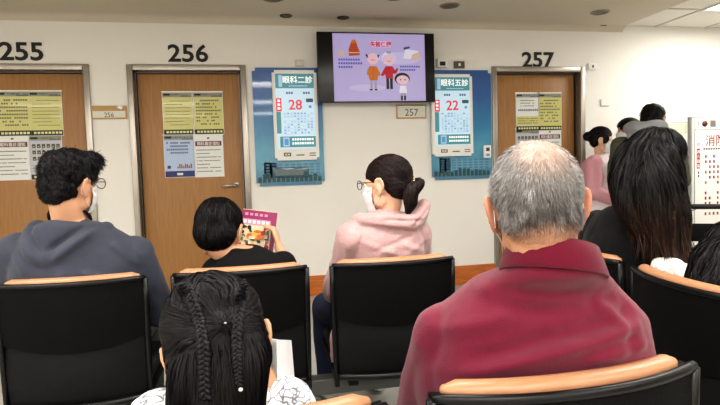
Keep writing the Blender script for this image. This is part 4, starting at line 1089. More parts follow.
# ---------------------------------------------------------------- man in the slate hoodie
def hoodie_man():
    hd = at(71, 186, 2.0); p = Person('seated man in a slate grey hoodie with glasses and face mask', (-.655, 2.235), 2, hd, head_yaw=-36, head_pitch=-2, head_roll=3, hs=.99)
    nb = p.L(at(68, 216, 2.0)); nb = V((nb.x, -.06, nb.z))
    T = [(0, .02, .44, .19, .14), (0, -.01, .56, .195, .135), (-.005, -.03, .68, .212, .13), (-.01, -.035, .80, .222, .12), (-.01, -.035, .88, .212, .105), (-.02, -.04, .94, .165, .088), (nb.x, -.05, .99, .085, .072)]
    shl = [V((-.215, -.02, .885)), V((.19, -.02, .85))]; el = [V((-.29, .08, .63)), V((.262, .07, .60))]; wr = [V((-.15, .33, .56)), V((.15, .33, .56))]
    J = seated_legs(1.05, .49)
    def hood(v):
        z = nb.z; x = nb.x
        v.tube([V((x+.105, .075, z-.09)), V((x+.118, -.005, z-.055)), V((x+.115, -.075, z-.06)), V((x+.05, -.125, z-.09)), V((x-.045, -.135, z-.155)), V((x-.11, -.125, z-.12)), V((x-.13, -.075, z-.06)), V((x-.12, -.005, z-.035)), V((x-.09, .075, z-.06))], [.02, .024, .027, .028, .028, .028, .027, .024, .02], smooth=4)
        v.ell((x-.02, -.105, z-.085), (.105, .035, .075)); v.ell((x-.01, -.06, z-.04), (.10, .06, .035))
    x, z = nb.x, nb.z; B = lambda a, b, y=-.16: (x+a, y, z+b)
    f = [(B(-.10, -.02), B(-.05, -.15), .012, .006), (B(.10, -.05), B(-.03, -.145), .010, .005), (B(.07, -.03), B(-.06, -.12), .009, -.006), (B(.15, -.1), B(.24, -.2), .012, .005), (B(.17, -.07), B(.26, -.15), .010, -.004), (B(-.02, -.19), B(.02, -.30), .014, .004), (B(-.2, -.1), B(-.12, -.2), .012, .004), (B(.05, -.2), B(.16, -.24), .012, .004)]
    f = [(a, b, w, h*2.0) for a, b, w, h in f]
    m = mat('hoodie_slate', (66, 69, 82), .92, noise_amt=.08, noise_scale=60, bump=.3, bump_scale=380, sheen=.12, spec=.2)
    t = figure(p, T, shl, el, wr, J, SK1, m, mat('grey_trousers', (78, 80, 78), .9), (nb.x, nb.y+.03, nb.z-.03), top_name='hoodie', arm_e=.022, folds=f, namp=.005, top_fn=hood, vox=.007, neck_r=.060, pants_T=PANTS, jaw=1.08)
    # dark undershirt collar
    mb = MB(); c = V((nb.x, nb.y+.012, nb.z+.006)); pts = [c+V(((.069*math.cos(a)), .064*math.sin(a), -.045*math.sin(a)-.014)) for a in [2*PI*k/28 for k in range(29)]]
    mb.tube(pts, .006, mat('black_collar', (14, 14, 18), .9), 10); mb.build('undershirt_collar', p.root)
    v = Vol(); v.ell((.004, -.016, .052), (.089, .104, .088)); v.ell((0, -.052, .0), (.080, .064, .070)); v.ell((0, -.056, -.032), (.066, .046, .038)); v.ell((.04, .045, .095), (.042, .05, .04)); v.ell((-.03, .02, .10), (.05, .06, .035))
    base = lin((17, 16, 19))
    def df(q, n): d = V((.3*noise.noise(q*20), .25 if q.z > .08 else -.1, -.8)); return d*.8+n*(.30 if q.z > .06 else .08)
    me = hair_mesh('h', v, .006, df, 7000, .030, .0022, (17, 16, 19), seed=11, follow=False, steps=4, jit=.28, disp=creases([], .010, 22), lenf=lambda q: .024 if q.z > .06 else .012 if q.z > 0 else .006)
    crop_mesh(me, lambda q: not (q.y > .075 and q.z < .06)); p.hair('hair', me)
    mask_mesh(p.Mh, p.root); glasses_mesh(p.Mh, p.root, M_frame)
hoodie_man()

# ---------------------------------------------------------------- boy with a magazine
def boy():
    hd = at(220, 233, 2.2); p = Person('seated boy in a black shirt holding up a colourful magazine', (-.03, 2.26), 0, hd, head_yaw=-20, head_pitch=-16, head_roll=0, hs=1.03)
    T = [(0, .02, .44, .14, .10), (0, .0, .54, .14, .098), (.0, -.02, .66, .145, .096), (.0, -.035, .74, .155, .09), (.0, -.04, .79, .145, .08), (-.01, -.035, .825, .10, .066), (-.03, -.015, .855, .056, .052)]
    hw = p.L(at(279, 247, 2.40)); 
    shl = [V((-.135, -.03, .765)), V((.135, -.03, .775))]; el = [V((-.19, .09, .60)), p.L(at(293, 282, 2.34))]; wr = [V((-.06, .20, .72)), hw]
    J = seated_legs(.85, .48, knee_y=.42)
    m = mat('black_cotton', (20, 20, 22), .9, bump=.25, bump_scale=350, spec=.2)
    hd_ = p.L(at(275, 229, 2.44))-hw
    figure(p, T, shl, el, wr, J, SK1, m, mat('navy_shorts', (30, 34, 52), .9), (-.03, -.01, .81), top_name='shirt', arm_e=.014, upto=-1, sc=.84, vox=.0048, neck_r=.05, hands=((.1, .5, .8), hd_), palms=((.8, .3, 0), (-1.0, .35, 0)), hand_s=.92, handcurl=(.5, .32), pants_T=[(0, .02, .42, .15, .12), (0, 0, .5, .148, .11), (0, 0, .56, .145, .105)], folds=[((-.08, -.12, .80), (.06, -.125, .77), .012, .004), ((.03, -.12, .82), (.11, -.11, .77), .01, .003)])
    v = Vol(); v.ell((.0, -.018, .045), (.088, .104, .092)); v.ell((0, -.050, -.005), (.083, .066, .070)); v.ell((0, -.05, -.04), (.068, .05, .036))
    for s in (-1, 1): v.ell((s*.066, .012, .035), (.016, .036, .035))
    def df(q, n):
        c = V((0, -.05, .13)); d = (q-c).normalized()+V((0, 0, -.6)); return d+n*.12
    me = hair_mesh('h', v, .006, df, 9000, .045, .0018, (15, 14, 16), seed=21, follow=True, steps=5, jit=.12, off=(.0005, .004), disp=creases([], .004, 18), lenf=lambda q: .045 if q.z > -.02 else .014)
    crop_mesh(me, lambda q: not (q.y > .08 and q.z < .05)); p.hair('hair', me)
boy()
def magazine():
    d = 2.47; tl, tr, br, bl = at(243, 209, d), at(277.5, 213, d+.02), at(271, 262, d-.01), at(241, 258, d-.02)
    xa = (tr-tl); w = xa.length; xa.normalize(); up = (tl-bl); h = up.length; up.normalize(); nrm = xa.cross(up).normalized(); up = nrm.cross(xa)
    mb = MB(); P = lambda a, b, k=0: tl+xa*(a*w)-up*((1-b)*h)+nrm*k
    def P(a, b, k=0): return xa*(a*w)+up*((b-1)*h)+nrm*k
    C = lambda n, c: mat('mag_'+n, c, .35, coat=.3)
    mag, pk, yel, org, blk, wht, red, grn, cream = C('magenta', (136, 26, 84)), C('pink', (214, 130, 170)), C('yellow', (226, 178, 70)), C('orange', (204, 104, 44)), C('black', (28, 24, 28)), C('white', (226, 220, 214)), C('red', (160, 36, 40)), C('green', (96, 116, 80)), C('cream', (224, 206, 172))
    for k in range(4):
        o = -.0022*k; e = .004*k
        pts = [P(0+e*.3, 0, o), P(1+e, 0, o), P(1+e, 1+e, o), P(0+e*.3, 1+e, o)]; mb.add(pts, [(0, 1, 2, 3)], cream if k else cream)
        mb.add([q-nrm*.0018 for q in pts], [(3, 2, 1, 0)], mag)
    q4 = lambda a0, a1, b0, b1, m, k=.0008: mb.add([P(a0, b0, k), P(a1, b0, k), P(a1, b1, k), P(a0, b1, k)], [(0, 1, 2, 3)], m)
    q4(0, 1, 0, 1, mag); q4(.0, .88, .0, .70, cream, .0012); q4(.03, .84, .70, .82, pk, .0016); q4(.02, .5, .88, .96, mag, .0018)
    for k in range(6): q4(.06+.13*k, .15+.13*k, .725, .795, wht, .002)
    for k in range(5): q4(.08+.14*k, .17+.14*k, .89, .94, pk, .002)
    rd = random.Random(5); cols = [yel, org, blk, wht, red, grn, blk, cream, blk]
    for k in range(70):
        a, b = rd.uniform(.04, .82), rd.uniform(.04, .66); r1, r2 = rd.uniform(.02, .075), rd.uniform(.015, .05); n = 7; ph = rd.random()*6
        mb.ngon([P(a+r1*math.cos(ph+2*PI*i/n), b+r2*math.sin(ph+2*PI*i/n)*rd.uniform(.7, 1.3), .0016+.00008*k) for i in range(n)], rd.choice(cols))
    for (a, b, r1, r2, m, z) in ((.45, .47, .26, .07, org, .0074), (.52, .52, .18, .09, yel, .0077), (.58, .47, .10, .05, org, .008), (.36, .44, .10, .035, cream, .0083), (.66, .55, .07, .05, red, .0083), (.5, .57, .10, .03, org, .0086)):
        mb.ngon([P(a+r1*math.cos(2*PI*i/16), b+r2*math.sin(2*PI*i/16), z) for i in range(16)], m)
    o = mb.build('magazine', loc=tl); tag(o, 'colourful magazine with a magenta heading, held up by the boy', 'magazine')
magazine()

# ---------------------------------------------------------------- woman in the pink jacket
def pink_woman():
    hd = at(386, 186, 2.31); p = Person('seated woman in a pale pink hooded jacket with a ponytail, facing left', (.535, 2.26), 10, hd, head_yaw=44, head_pitch=-3, head_roll=2, hs=1.02)
    T = [(0, .02, .44, .155, .115), (0, .0, .56, .15, .11), (0, -.02, .68, .15, .108), (0, -.03, .80, .160, .105), (0, -.035, .875, .150, .095), (.0, -.03, .93, .112, .078), (.01, -.015, .97, .062, .056)]
    shl = [V((-.142, -.025, .865)), V((.135, -.03, .87))]; el = [V((-.19, .07, .64)), V((.175, .06, .64))]; wr = [V((-.10, .30, .57)), V((.10, .30, .57))]
    J = seated_legs(.97, .48, knee_y=.44)
    def hood(v):
        z = .965
        v.tube([V((-.16, .05, .60)), V((-.215, .0, .52)), V((-.24, -.03, .42)), V((-.235, -.02, .33))], [.03, .045, .04, .03], flat=(.5, 1))
        v.tube([V((-.10, .07, z-.07)), V((-.125, -.01, z-.025)), V((-.10, -.075, z-.02)), V((-.02, -.115, z-.025)), V((.08, -.12, z-.03)), V((.14, -.095, z-.005)), V((.165, -.07, z+.035)), V((.12, -.03, z+.0)), V((.09, .06, z-.05))], [.022, .026, .030, .034, .036, .034, .024, .02, .018], smooth=4)
        v.ell((.03, -.08, z-.06), (.125, .05, .055), (0, -12, 0)); v.ell((.0, -.03, z-.01), (.078, .065, .035)); v.ell((.12, -.085, z-.03), (.055, .04, .045), (0, -30, 0))
    B = lambda x, z, y=-.15: (x, y, z)
    f = [(B(-.12, .94), B(.10, .90), .010, .006), (B(-.05, .95), B(.14, .93), .009, -.006), (B(-.14, .86), B(.0, .80), .012, .005), (B(-.10, .82), B(.08, .88), .010, -.005), (B(.02, .84), B(.14, .80), .012, .005), (B(-.18, .84), B(-.12, .92), .010, .004), (B(.06, .90), B(.17, .99), .008, -.006), (B(-.15, .78), B(.02, .74), .012, .005), (B(.0, .78), B(.16, .86), .012, .004)]
    m = mat('pink_jacket', (184, 148, 148), .5, noise_amt=.08, noise_scale=12, bump=.25, bump_scale=90, sheen=.3, spec=.5)
    figure(p, T, shl, el, wr, J, SK3, m, mat('navy_jeans', (38, 46, 74), .9), (.005, -.0, .94), top_name='hooded_jacket', arm_e=.022, folds=f, namp=.009, top_fn=hood, vox=.006, neck_r=.05, pants_T=PANTS, shoes=M_sole)
    # pulled back hair and ponytail
    v = Vol(); v.ell((0, -.018, .047), (.083, .101, .084)); v.ell((0, -.05, .005), (.078, .062, .06)); v.ell((0, -.055, -.025), (.062, .045, .035)); v.ell((0, -.10, .01), (.03, .03, .028))
    tie = V((0, -.125, .0))
    def df(q, n): d = (tie-q); return d.normalized()
    me = hair_mesh('h', v, .0055, df, 7000, .07, .0018, (34, 22, 22), seed=31, steps=6, jit=.07, off=(.0003, .002), disp=creases([], .002, 14))
    crop_mesh(me, lambda q: not (q.y > .078 and q.z < .055) and not (q.y > .03 and q.z < -.005))
    W2 = p.Mh.inverted() @ p.Wi
    def hp(px, py, d): return W2 @ at(px, py, d)
    v = Vol(); v.tube([tie+V((0, .02, .0)), tie+V((0, -.022, .004)), hp(411, 192, 2.23), hp(410.5, 203, 2.23), hp(408, 212, 2.235)], [.016, .021, .029, .026, .010], smooth=4)
    g = gravity_dir(p.Mh)
    pm = hair_mesh('h2', v, .0055, lambda q, n: g, 3000, .08, .002, (34, 22, 22), seed=32, steps=5, jit=.09, off=(.0005, .004))
    p.hair('hair', join_mesh('hair', [me, pm]))
    mb = MB(); rd = random.Random(4)
    for k in range(16):
        a = 2*PI*k/16; c = p.Mh @ (tie+V((.024*math.cos(a), -.004+rd.uniform(-.006, .006), .024*math.sin(a)))); bm = bmesh.new(); bmesh.ops.create_uvsphere(bm, u_segments=10, v_segments=6, radius=rd.uniform(.004, .007)); mb.bm(bm, mat('pearl', (214, 206, 186), .25) if k % 2 else mat('gold_bead', (170, 140, 84), .25, .8), True, Matrix.Translation(c))
    mb.tube([p.Mh @ (tie+V((.022*math.cos(2*PI*k/20), 0, .022*math.sin(2*PI*k/20)))) for k in range(21)], .005, mat('dark_elastic', (40, 28, 30), .7), 8); mb.build('hair_tie', p.root)
    mask_mesh(p.Mh, p.root); glasses_mesh(p.Mh, p.root, M_framed, .023)
pink_woman()

# ---------------------------------------------------------------- girl with braids, nearest on the left
def girl():
    hd = at(220, 351, .975); p = Person('girl with long black braided hair and white printed blouse, seen from behind in the foreground', (-.075, 1.02), 0, hd, head_yaw=-2, head_pitch=-22, head_roll=-11, hs=1.0)
    H = p.hc
    T = [(0, .02, .44, .135, .10), (0, .0, .54, .13, .095), (.0, -.02, .62, .135, .092), (.0, -.035, .68, .138, .085), (.0, -.04, .73, .12, .075), (0, -.035, .762, .08, .062), (.0, -.02, .785, .05, .048)]
    hw = p.L(at(276, 408, .99))
    shl = [V((-.108, -.03, .715)), V((.112, -.03, .715))]; el = [V((-.17, .06, .56)), V((.165, .05, .56))]; wr = [V((-.06, .22, .60)), hw]
    J = seated_legs(.78, .48, knee_y=.38)
    m = mat('white_blouse', (228, 228, 230), .85, bump=.25, bump_scale=120)
    nt = m.node_tree; b = nt.nodes['Principled BSDF']; tc = nt.nodes.new('ShaderNodeTexCoord'); vo = nt.nodes.new('ShaderNodeTexVoronoi'); vo.feature = 'DISTANCE_TO_EDGE'; vo.inputs['Scale'].default_value = 34
    nz = nt.nodes.new('ShaderNodeTexNoise'); nz.inputs['Scale'].default_value = 25; mm = nt.nodes.new('ShaderNodeMix'); mm.data_type = 'VECTOR'; mm.inputs[0].default_value = .06
    nt.links.new(tc.outputs['Object'], nz.inputs['Vector']); nt.links.new(tc.outputs['Object'], mm.inputs[4]); nt.links.new(nz.outputs['Color'], mm.inputs[5]); nt.links.new(mm.outputs[1], vo.inputs['Vector'])
    cr = nt.nodes.new('ShaderNodeValToRGB'); cr.color_ramp.elements[0].position = .015; cr.color_ramp.elements[0].color = lin((120, 122, 134)); cr.color_ramp.elements[1].position = .06; cr.color_ramp.elements[1].color = lin((230, 230, 232))
    nt.links.new(vo.outputs['Distance'], cr.inputs[0]); nt.links.new(cr.outputs[0], b.inputs['Base Color'])
    figure(p, T, shl, el, wr, J, SK1, m, mat('blue_skirt', (70, 80, 110), .9), (0, -.005, .745), top_name='blouse', arm_e=.022, upto=.3, sc=.78, vox=.0045, neck_r=.046, hands=((.2, .5, .7), (-.12, .35, .9)), palms=((.8, .3, 0), (-.9, .5, 0)), hand_s=.85, handcurl=(.4, .45), pants_T=[(0, .02, .42, .14, .11), (0, 0, .5, .138, .10), (0, 0, .54, .135, .095)])
    # hair: cap and a long fall down the back
    W2 = p.Mh.inverted() @ p.Wi
    def hp(px, py, d): return W2 @ at(px, py, d)
    v = Vol(); v.ell((0, -.018, .05), (.089, .106, .092)); v.ell((0, -.055, .0), (.085, .068, .07))
    for s in (-1, 1): v.ell((s*.066, -.02, .0), (.024, .05, .06))
    v.tube([hp(203, 335, .90), hp(195, 370, .875), hp(193, 410, .87), hp(197, 475, .87)], [.036, .042, .04, .032], smooth=4)
    v.tube([hp(243, 330, .90), hp(245, 365, .875), hp(241, 410, .87), hp(237, 475, .87)], [.034, .040, .038, .032], smooth=4)
    v.tube([hp(221, 335, .885), hp(218, 410, .862), hp(217, 475, .862)], [.04, .045, .036], smooth=4)
    g = gravity_dir(p.Mh); part = V((.004, -.05, .14))
    tie = hp(225, 328, .86)
    def df(q, n):
        if q.z > .0: 
            d = (tie-q).normalized()*.9+V((.5*math.copysign(1, q.x-.003), 0, 0))*(1 if q.z > .09 else 0); return d
        return g
    mass = v.mesh('h', .006, 4, disp=creases([], .003, 16))
    me = hair_mesh('h', mass, 0, df, 17000, .11, .0016, (13, 12, 15), seed=41, steps=8, jit=.05, off=(.0003, .0028))
    crop_mesh(me, lambda q: not (q.y > .07 and q.z < .055) and not (q.y > .03 and q.z < -.01 and q.z > -.12))
    def braid(path, rs, turns, seed):
        mb_v = []; mb_f = []; pts, rr = catmull(path, rs, 12); n = len(pts); c0 = lin((22, 21, 25))
        cols = []
        for st in range(3):
            q = []; qr = []
            for i, (P, r) in enumerate(zip(pts, rr)):
                t = (pts[min(i+1, n-1)]-pts[max(i-1, 0)]).normalized(); out = V((0, -1, .15)); out = (out-t*out.dot(t)).normalized(); sd = t.cross(out)
                a = 2*PI*(turns*i/n+st/3); q.append(P+sd*math.sin(a)*r*.75+out*(math.sin(2*a)*r*.42+r*.35)); qr.append(r*.50)
            vs, fs = tube_geo(q, qr, 10, (1, .8), True, 0); o = len(mb_v); mb_v += vs; mb_f += [tuple(j+o for j in f) for f in fs]
            cols += [tuple(x*(1.0+.9*(k % 3 == 0)) for x in c0[:3])+(1,) for k in range(len(vs))]
        out = bpy.data.meshes.new('b'); out.from_pydata([tuple(x) for x in mb_v], [], mb_f); ca = out.color_attributes.new('Col', 'FLOAT_COLOR', 'POINT'); buf = []
        for c in cols: buf += list(c)
        ca.data.foreach_set('color', buf); out.update(); return out
    bvh = BVHTree.FromPolygons([x.co.copy() for x in mass.vertices], [tuple(q.vertices) for q in mass.polygons])
    def on(px, py):
        o = W2 @ V((0, 0, CH)); t = W2 @ at(px, py, 1); h = bvh.ray_cast(o, (t-o).normalized()); return h[0] if h[0] is not None else W2 @ at(px, py, .88)
    b1 = braid([on(x, y) for x, y in ((186, 284), (192, 300), (200, 322), (204, 345), (205, 370), (206, 398))], [.007, .009, .010, .0105, .010, .009], 8.5, 1)
    b2 = braid([on(x, y) for x, y in ((246, 282), (242, 300), (238, 322), (237, 345), (238, 365), (239, 385))], [.006, .008, .0085, .009, .008, .006], 8.5, 2)
    wing1 = braid([on(x, y) for x, y in ((178, 284), (186, 296), (196, 306))], [.008, .009, .008], 3, 3)
    p.hair('hair', join_mesh('hair', [me, b1, b2, wing1]))
    mb = MB(); c = on(224, 324); bm = bmesh.new(); bmesh.ops.create_uvsphere(bm, u_segments=12, v_segments=8, radius=.0045)
    mb.bm(bm, mat('tie_grey', (176, 176, 178), .3), True, p.Mh @ Matrix.Translation(c) @ Matrix.Diagonal((1.2, .6, .8, 1))); mb.build('hair_tie', p.root)
    mb = MB(); c = on(241, 389); bm = bmesh.new(); bmesh.ops.create_uvsphere(bm, u_segments=12, v_segments=8, radius=.0045); mb.bm(bm, mat('tie_white', (214, 214, 210), .3), True, p.Mh @ Matrix.Translation(c)); mb.build('braid_band', p.root)
    mask_mesh(p.Mh, p.root, m=mat('brown_patterned_mask', (150, 118, 98), .8, noise_amt=.6, noise_scale=120))
girl()
def booklet():
    d = 1.0; b0, b1, t1, t0 = at(271, 415, d), at(285, 412, d+.10), at(279, 341, d+.10), at(269, 338, d)
    mb = MB(); mw = mat('booklet_paper', (232, 233, 234), .7); mi = mat('booklet_print', (190, 190, 196), .7)
    for k in range(5):
        o = V((.003*k, 0, -.001*k)); e = V((.0045*k-.006, .0, .004*math.sin(k*2.1)))
        pts = [b0+o, b1+o+e, t1+o+e, t0+o]; mb.add([q-b0 for q in pts], [(0, 1, 2, 3)], mw); mb.add([q-b0+V((.0009, 0, 0)) for q in pts], [(3, 2, 1, 0)], mw)
    o = mb.build('booklet', loc=b0); tag(o, 'white paper booklet held upright by the girl with braids', 'booklet')
booklet()

# ---------------------------------------------------------------- long-haired woman in black
def long_hair_woman():
    hd = at(659, 163, 2.17); p = Person('seated woman with very long dark hair wearing black, facing right', (1.46, 1.96), -84, hd, head_yaw=-2, head_pitch=-6, head_roll=0, hs=1.03)
    H = p.hc
    T = [(0, .02, .44, .165, .125), (0, .0, .56, .155, .118), (0, .0, .68, .158, .112), (0, .01, .80, .175, .108), (0, .02, .88, .168, .096), (0, .04, .94, .12, .08), (H.x*.6, .06, .985, .062, .056)]
    shl = [V((-.16, .02, .865)), V((.16, .02, .865))]; el = [V((-.21, .05, .63)), V((.205, .06, .62))]; wr = [V((-.08, .30, .57)), V((.10, .30, .57))]
    J = seated_legs(.98, .49, knee_y=.44)
    m = mat('black_sweater', (17, 17, 20), .95, bump=.3, bump_scale=300, sheen=.1, spec=.2)
    B = lambda y, z, x=.2: (x, y, z)
    figure(p, T, shl, el, wr, J, SK3, m, mat('black_trousers', (26, 26, 30), .9), (H.x*.6, .07, .95), top_name='sweater', arm_e=.026, folds=[(B(.03, .75), B(.09, .68), .012, .004), (B(.0, .8), B(.08, .77), .012, .004)], namp=.006, vox=.007, neck_r=.05, pants_T=PANTS)
    W2 = p.Mh.inverted() @ p.Wi
    def hp(px, py, d): return W2 @ at(px, py, d)
    v = Vol(); v.ell((0, -.02, .05), (.088, .108, .088)); v.ell((0, -.06, .0), (.082, .07, .08))
    v.tube([hp(640, 160, 2.14), hp(634, 185, 2.08), hp(636, 215, 2.04), hp(656, 246, 2.02)], [.088, .085, .055, .025], smooth=4)
    v.tube([hp(655, 160, 2.10), hp(652, 185, 2.02), hp(659, 215, 1.99), hp(670, 254, 1.98)], [.08, .086, .07, .03], smooth=4)
    v.tube([hp(668, 165, 2.10), hp(669, 190, 2.04), hp(674, 220, 2.0), hp(681, 258, 1.98)], [.05, .056, .05, .02], smooth=4)
    g = gravity_dir(p.Mh); crown = V((0, -.01, .14)); gx = (p.Mh.to_3x3().inverted() @ (p.Wi.to_3x3() @ V((.28, 0, 0))))
    def df(q, n):
        if q.z > .05: return (q-crown).normalized()+g*.4
        return g+gx*.6
    top_, tip_ = lin((14, 12, 13)), lin((72, 52, 42)); zt, zb = at(650, 180, 2.05).z, at(650, 250, 2.0).z
    mass = v.mesh('h', .007, 4, disp=creases([], .006, 10, 0, (1, 1, .4)))
    Wd = p.W @ p.Mh
    def cf(q):
        z = (Wd @ q).z; t = max(0, min(1, (zt-z)/(zt-zb))); return tuple(top_[j]*(1-t)+tip_[j]*t for j in range(3))+(1,)
    me = hair_mesh('h', mass, 0, df, 14000, .16, .0024, (18, 15, 16), seed=51, steps=8, jit=.09, off=(.0005, .008), colf=cf)
    # loose ends falling below the mass
    ends = hair_mesh('h', mass, 0, lambda q, n: g+gx*.7, 5000, .10, .0022, (50, 30, 24), seed=52, steps=5, jit=.16, follow=False, keep=False, colf=cf, region=lambda q, r: (Wd @ q).z < at(650, 228, 2.0).z)
    me = join_mesh('hair', [me, ends])
    crop_mesh(me, lambda q: not (q.y > .083 and q.z < .06)); p.hair('hair', me)
    mask_mesh(p.Mh, p.root); 
long_hair_woman()
def tote():
    c = at(684, 279, 1.93); v = Vol(); v.ell((0, 0, 0), (.07, .085, .06), (0, 0, 20)); v.ell((.03, -.05, .03), (.05, .04, .05)); v.ell((-.03, .03, .035), (.05, .05, .04)); v.ell((.0, .0, -.05), (.09, .09, .04))
    me = v.mesh('tote_bag', .007, 3, disp=creases([((-.06, -.08, .02), (.05, -.05, .05), .01, .008), ((-.05, -.1, -.01), (.06, -.08, .0), .01, -.007), ((.0, -.1, -.03), (.02, -.06, .07), .009, .007)], .02, 14))
    me.materials.append(mat('white_canvas', (226, 224, 220), .85, bump=.3, bump_scale=60)); o = link('tote_bag', me, None, c); tag(o, 'crumpled white cloth bag on the lap of the long-haired woman', 'bag')
tote()

# ---------------------------------------------------------------- dark-haired child at the right edge
def right_child():
    hd = at(742, 268, 1.66); p = Person('dark-haired child cut off by the right edge of the photo, facing right', (1.43, 1.40), -84, hd, head_yaw=-6, head_pitch=-14, head_roll=4, hs=1.0)
    T = [(0, .02, .44, .13, .10), (0, .0, .50, .128, .095), (.0, .0, .56, .13, .09), (.0, .0, .61, .14, .085), (.0, .0, .655, .13, .075), (0, .005, .68, .09, .062), (.0, .01, .70, .05, .048)]
    shl = [V((-.12, .0, .635)), V((.12, .0, .635))]; el = [V((-.16, .06, .54)), V((.16, .06, .54))]; wr = [V((-.06, .24, .53)), V((.06, .24, .53))]
    figure(p, T, shl, el, wr, seated_legs(.78, .48, knee_y=.38), SK1, mat('black_jacket', (22, 22, 26), .9, bump=.2), mat('dark_trousers', (44, 44, 50), .85), (0, .01, .67), top_name='jacket', arm_e=.02, sc=.78, vox=.007, neck_r=.045, hand_s=.8, pants_T=[(0, .02, .42, .14, .11), (0, 0, .5, .138, .10), (0, 0, .54, .135, .095)])
    W2 = p.Mh.inverted() @ p.Wi; hp = lambda px, py, d: W2 @ at(px, py, d)
    v = Vol(); v.ell((0, -.02, .05), (.094, .112, .094)); v.ell((0, -.055, -.01), (.09, .072, .08))
    v.tube([hp(722, 262, 1.62), hp(716, 290, 1.58), hp(718, 318, 1.57)], [.075, .08, .05], smooth=4); v.tube([hp(745, 270, 1.56), hp(745, 320, 1.54)], [.09, .06], smooth=4)
    g = gravity_dir(p.Mh)
    me = hair_mesh('hair', v, .007, lambda q, n: (q-V((0, 0, .16))).normalized()+g*.7, 7000, .12, .0024, (15, 13, 14), seed=61, steps=7, jit=.16, off=(.0005, .008), disp=creases([], .008, 12))
    crop_mesh(me, lambda q: not (q.y > .09 and q.z < .05)); p.hair('hair', me)
right_child()
# ---------------------------------------------------------------- standing people by the wall
def stand_T(w=1.0, top=1.36, z0=.80, dep=1.0):
    d = top-z0; f = lambda t: z0+d*t
    return [(0, .0, f(0), .165*w, .115*dep), (0, .0, f(.18), .15*w, .105*dep), (0, .0, f(.40), .132*w, .095*dep), (0, -.0, f(.66), .155*w, .108*dep), (0, -.01, f(.84), .165*w, .092*dep), (0, -.01, f(.93), .115*w, .07), (0, -.0, f(1.0), .056, .052)]
def stand_legs(hip=.84, s=1.0, sp=.09):
    return [(V((sd*.08, 0, hip)), V((sd*sp, .01, .46*s)), V((sd*sp, -.01, .085)), V((sd*(sp+.02), .14, .032))) for sd in (-1, 1)]
def nurse():
    hd = at(602, 141, 5.0); p = Person('standing nurse in a pink cardigan and white uniform with face mask', (hd.x-.02, hd.y), -142, hd, head_yaw=14, head_pitch=-6, hs=1.0)
    top = p.hc.z-.125; T = stand_T(.92, top, .72, 1.25)
    sh = top-.075
    shl = [V((-.15, -.01, sh)), V((.15, -.01, sh))]; el = [V((-.20, .0, sh-.26)), V((.20, .0, sh-.26))]; wr = [V((-.06, .16, sh-.36)), V((.05, .18, sh-.36))]
    pink = mat('pink_cardigan', (214, 158, 168), .9, noise_amt=.06, noise_scale=60, bump=.3, bump_scale=200); wht = mat('nurse_white', (226, 214, 214), .8, bump=.1)
    J = stand_legs(top-.52, (top-.1)/1.25)
    figure(p, T, shl, el, wr, J, SK3, wht, wht, (0, 0, top-.04), top_name='uniform', arm_e=.010, upto=.2, vox=.008, neck_r=.044, hand_s=.85, curl=.6, shoes=M_sole, hands=((.8, .5, -.1), (-.8, .5, -.1)), pants_e=.03)
    # skirt-like tunic below the waist
    v = Vol(); v.loft([(0, 0, top-.78, .17, .13), (0, 0, top-.6, .165, .125), (0, 0, top-.42, .15, .115)]); p.add('tunic_skirt', v.mesh('tunic_skirt', .012, 4, disp=creases([], .006, 8)), wht)
    v = Vol(); v.loft([(a, b-.02, c, d+.02, e+.012) for a, b, c, d, e in T[1:6]]); 
    for i in (0, 1): arm_prims(v, shl[i], el[i], wr[i], 1, e=.024, upto=.85)
    me = v.mesh('cardigan', .008, 5, disp=creases([], .006, 9)); crop_mesh(me, lambda q: not (q.y > .02 and abs(q.x) < .11))
    p.add('cardigan', me, pink)
    v = Vol(); v.ell((0, -.02, .05), (.083, .10, .083)); v.ell((0, -.05, .0), (.076, .058, .065)); v.ell((0, -.125, .035), (.042, .04, .042))
    for s in (-1, 1): v.ell((s*.068, .025, .02), (.018, .04, .045))
    me = hair_mesh('hair', v, .006, lambda q, n: (V((0, -.14, .03))-q).normalized(), 1500, .06, .003, (22, 18, 20), seed=71, steps=4); crop_mesh(me, lambda q: not (q.y > .078 and q.z < .06)); p.hair('hair', me)
    mask_mesh(p.Mh, p.root)
    mb = MB(); mk = mat('lanyard_black', (24, 22, 28), .6)
    for s in (-1, 1): mb.tube(catmull([V((s*.05, .03, top-.01)), V((s*.065, .09, top-.09)), V((s*.045, .125, top-.20)), V((.0, .128, top-.31))], [1]*4, 4)[0], .006, mk, 8)
    mb.build('lanyard', p.root); mb = MB(); mb.box((-.028, .125, top-.42), (.028, .133, top-.31), mk, .003); mb.box((-.02, .132, top-.40), (.02, .135, top-.34), M_white); mb.build('badge', p.root)
nurse()
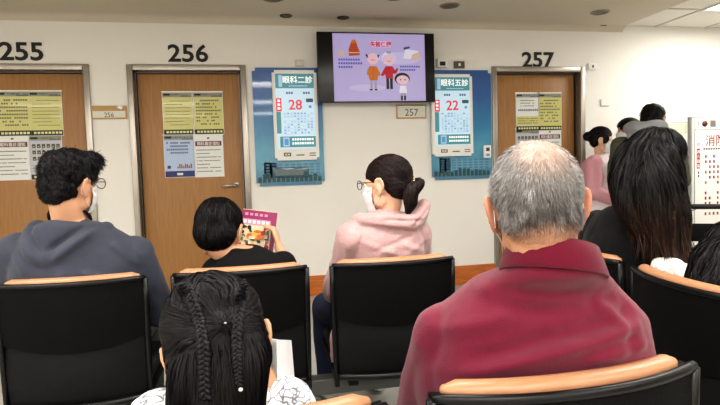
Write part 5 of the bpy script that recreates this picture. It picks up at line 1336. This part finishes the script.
def olive():
    hd = at(653, 120.5, 4.42); p = Person('standing person in an olive jacket with a grey hood, seen from behind', (hd.x-.06, hd.y-.0), -46, hd, head_yaw=-6, head_pitch=-6, hs=.98)
    top = p.hc.z-.12; T = stand_T(1.12, top, .80, 1.1); sh = top-.08
    shl = [V((-.185, -.01, sh)), V((.185, -.01, sh))]; el = [V((-.24, .03, sh-.28)), V((.24, .03, sh-.28))]; wr = [V((-.12, .24, sh-.34)), V((.12, .24, sh-.34))]
    m = mat('olive_jacket', (76, 78, 60), .85, noise_amt=.1, noise_scale=20, bump=.3, bump_scale=80)
    t = figure(p, T, shl, el, wr, stand_legs(top-.55, (top-.1)/1.3), SK1, m, mat('dark_trousers', (44, 44, 50), .85), (0, 0, top-.03), top_name='jacket', arm_e=.03, vox=.009, neck_r=.05, namp=.012)
    v = Vol(); z = top+.06; v.tube([V((-.10, .05, z-.04)), V((-.12, -.03, z)), V((-.07, -.10, z-.0)), V((0, -.13, z-.02)), V((.07, -.10, z)), V((.12, -.03, z)), V((.10, .05, z-.04))], [.03, .045, .058, .06, .058, .045, .03], smooth=4); v.ell((0, -.10, z-.06), (.13, .05, .08)); v.ell((0, -.03, z-.03), (.12, .08, .04))
    p.add('grey_hood', v.mesh('grey_hood', .008, 5, disp=creases([], .008, 10)), mat('hood_grey', (150, 152, 156), .95, bump=.3, bump_scale=200), t)
    v = Vol(); v.ell((0, -.012, .055), (.09, .106, .085)); v.ell((0, -.05, .0), (.083, .064, .07))
    me = hair_mesh('hair', v, .006, lambda q, n: V((0, 0, -1))+n*.3, 2500, .03, .003, (16, 15, 16), seed=81, follow=False, steps=3, jit=.3, disp=creases([], .008, 20)); crop_mesh(me, lambda q: not (q.y > .08 and q.z < .055)); p.hair('hair', me)
olive()
def other():
    hd = at(628, 132, 5.2); p = Person('person in black mostly hidden behind the olive jacket, facing the nurse', (hd.x+.0, hd.y), 70, hd, head_yaw=0, head_pitch=-4, hs=1.0)
    top = p.hc.z-.12; T = stand_T(1.0, top, .78); sh = top-.08
    shl = [V((-.165, -.01, sh)), V((.165, -.01, sh))]; el = [V((-.21, .05, sh-.26)), V((.21, .05, sh-.26))]; wr = [V((-.10, .2, sh-.26)), V((.10, .2, sh-.26))]
    figure(p, T, shl, el, wr, stand_legs(top-.55, (top-.1)/1.3), SK1, mat('black_patterned', (34, 34, 36), .8, noise_amt=.9, noise_scale=60), mat('dark_trousers', (44, 44, 50), .85), (0, 0, top-.03), top_name='shirt', arm_e=.02, vox=.010, neck_r=.05)
    v = Vol(); v.ell((0, -.012, .055), (.088, .104, .085)); v.ell((0, -.05, .0), (.083, .064, .07))
    me = hair_mesh('hair', v, .007, lambda q, n: V((0, 0, -1))+n*.3, 1500, .03, .003, (18, 16, 16), seed=91, follow=False, steps=3, jit=.3); crop_mesh(me, lambda q: not (q.y > .08 and q.z < .055)); p.hair('hair', me)
    mask_mesh(p.Mh, p.root)
other()
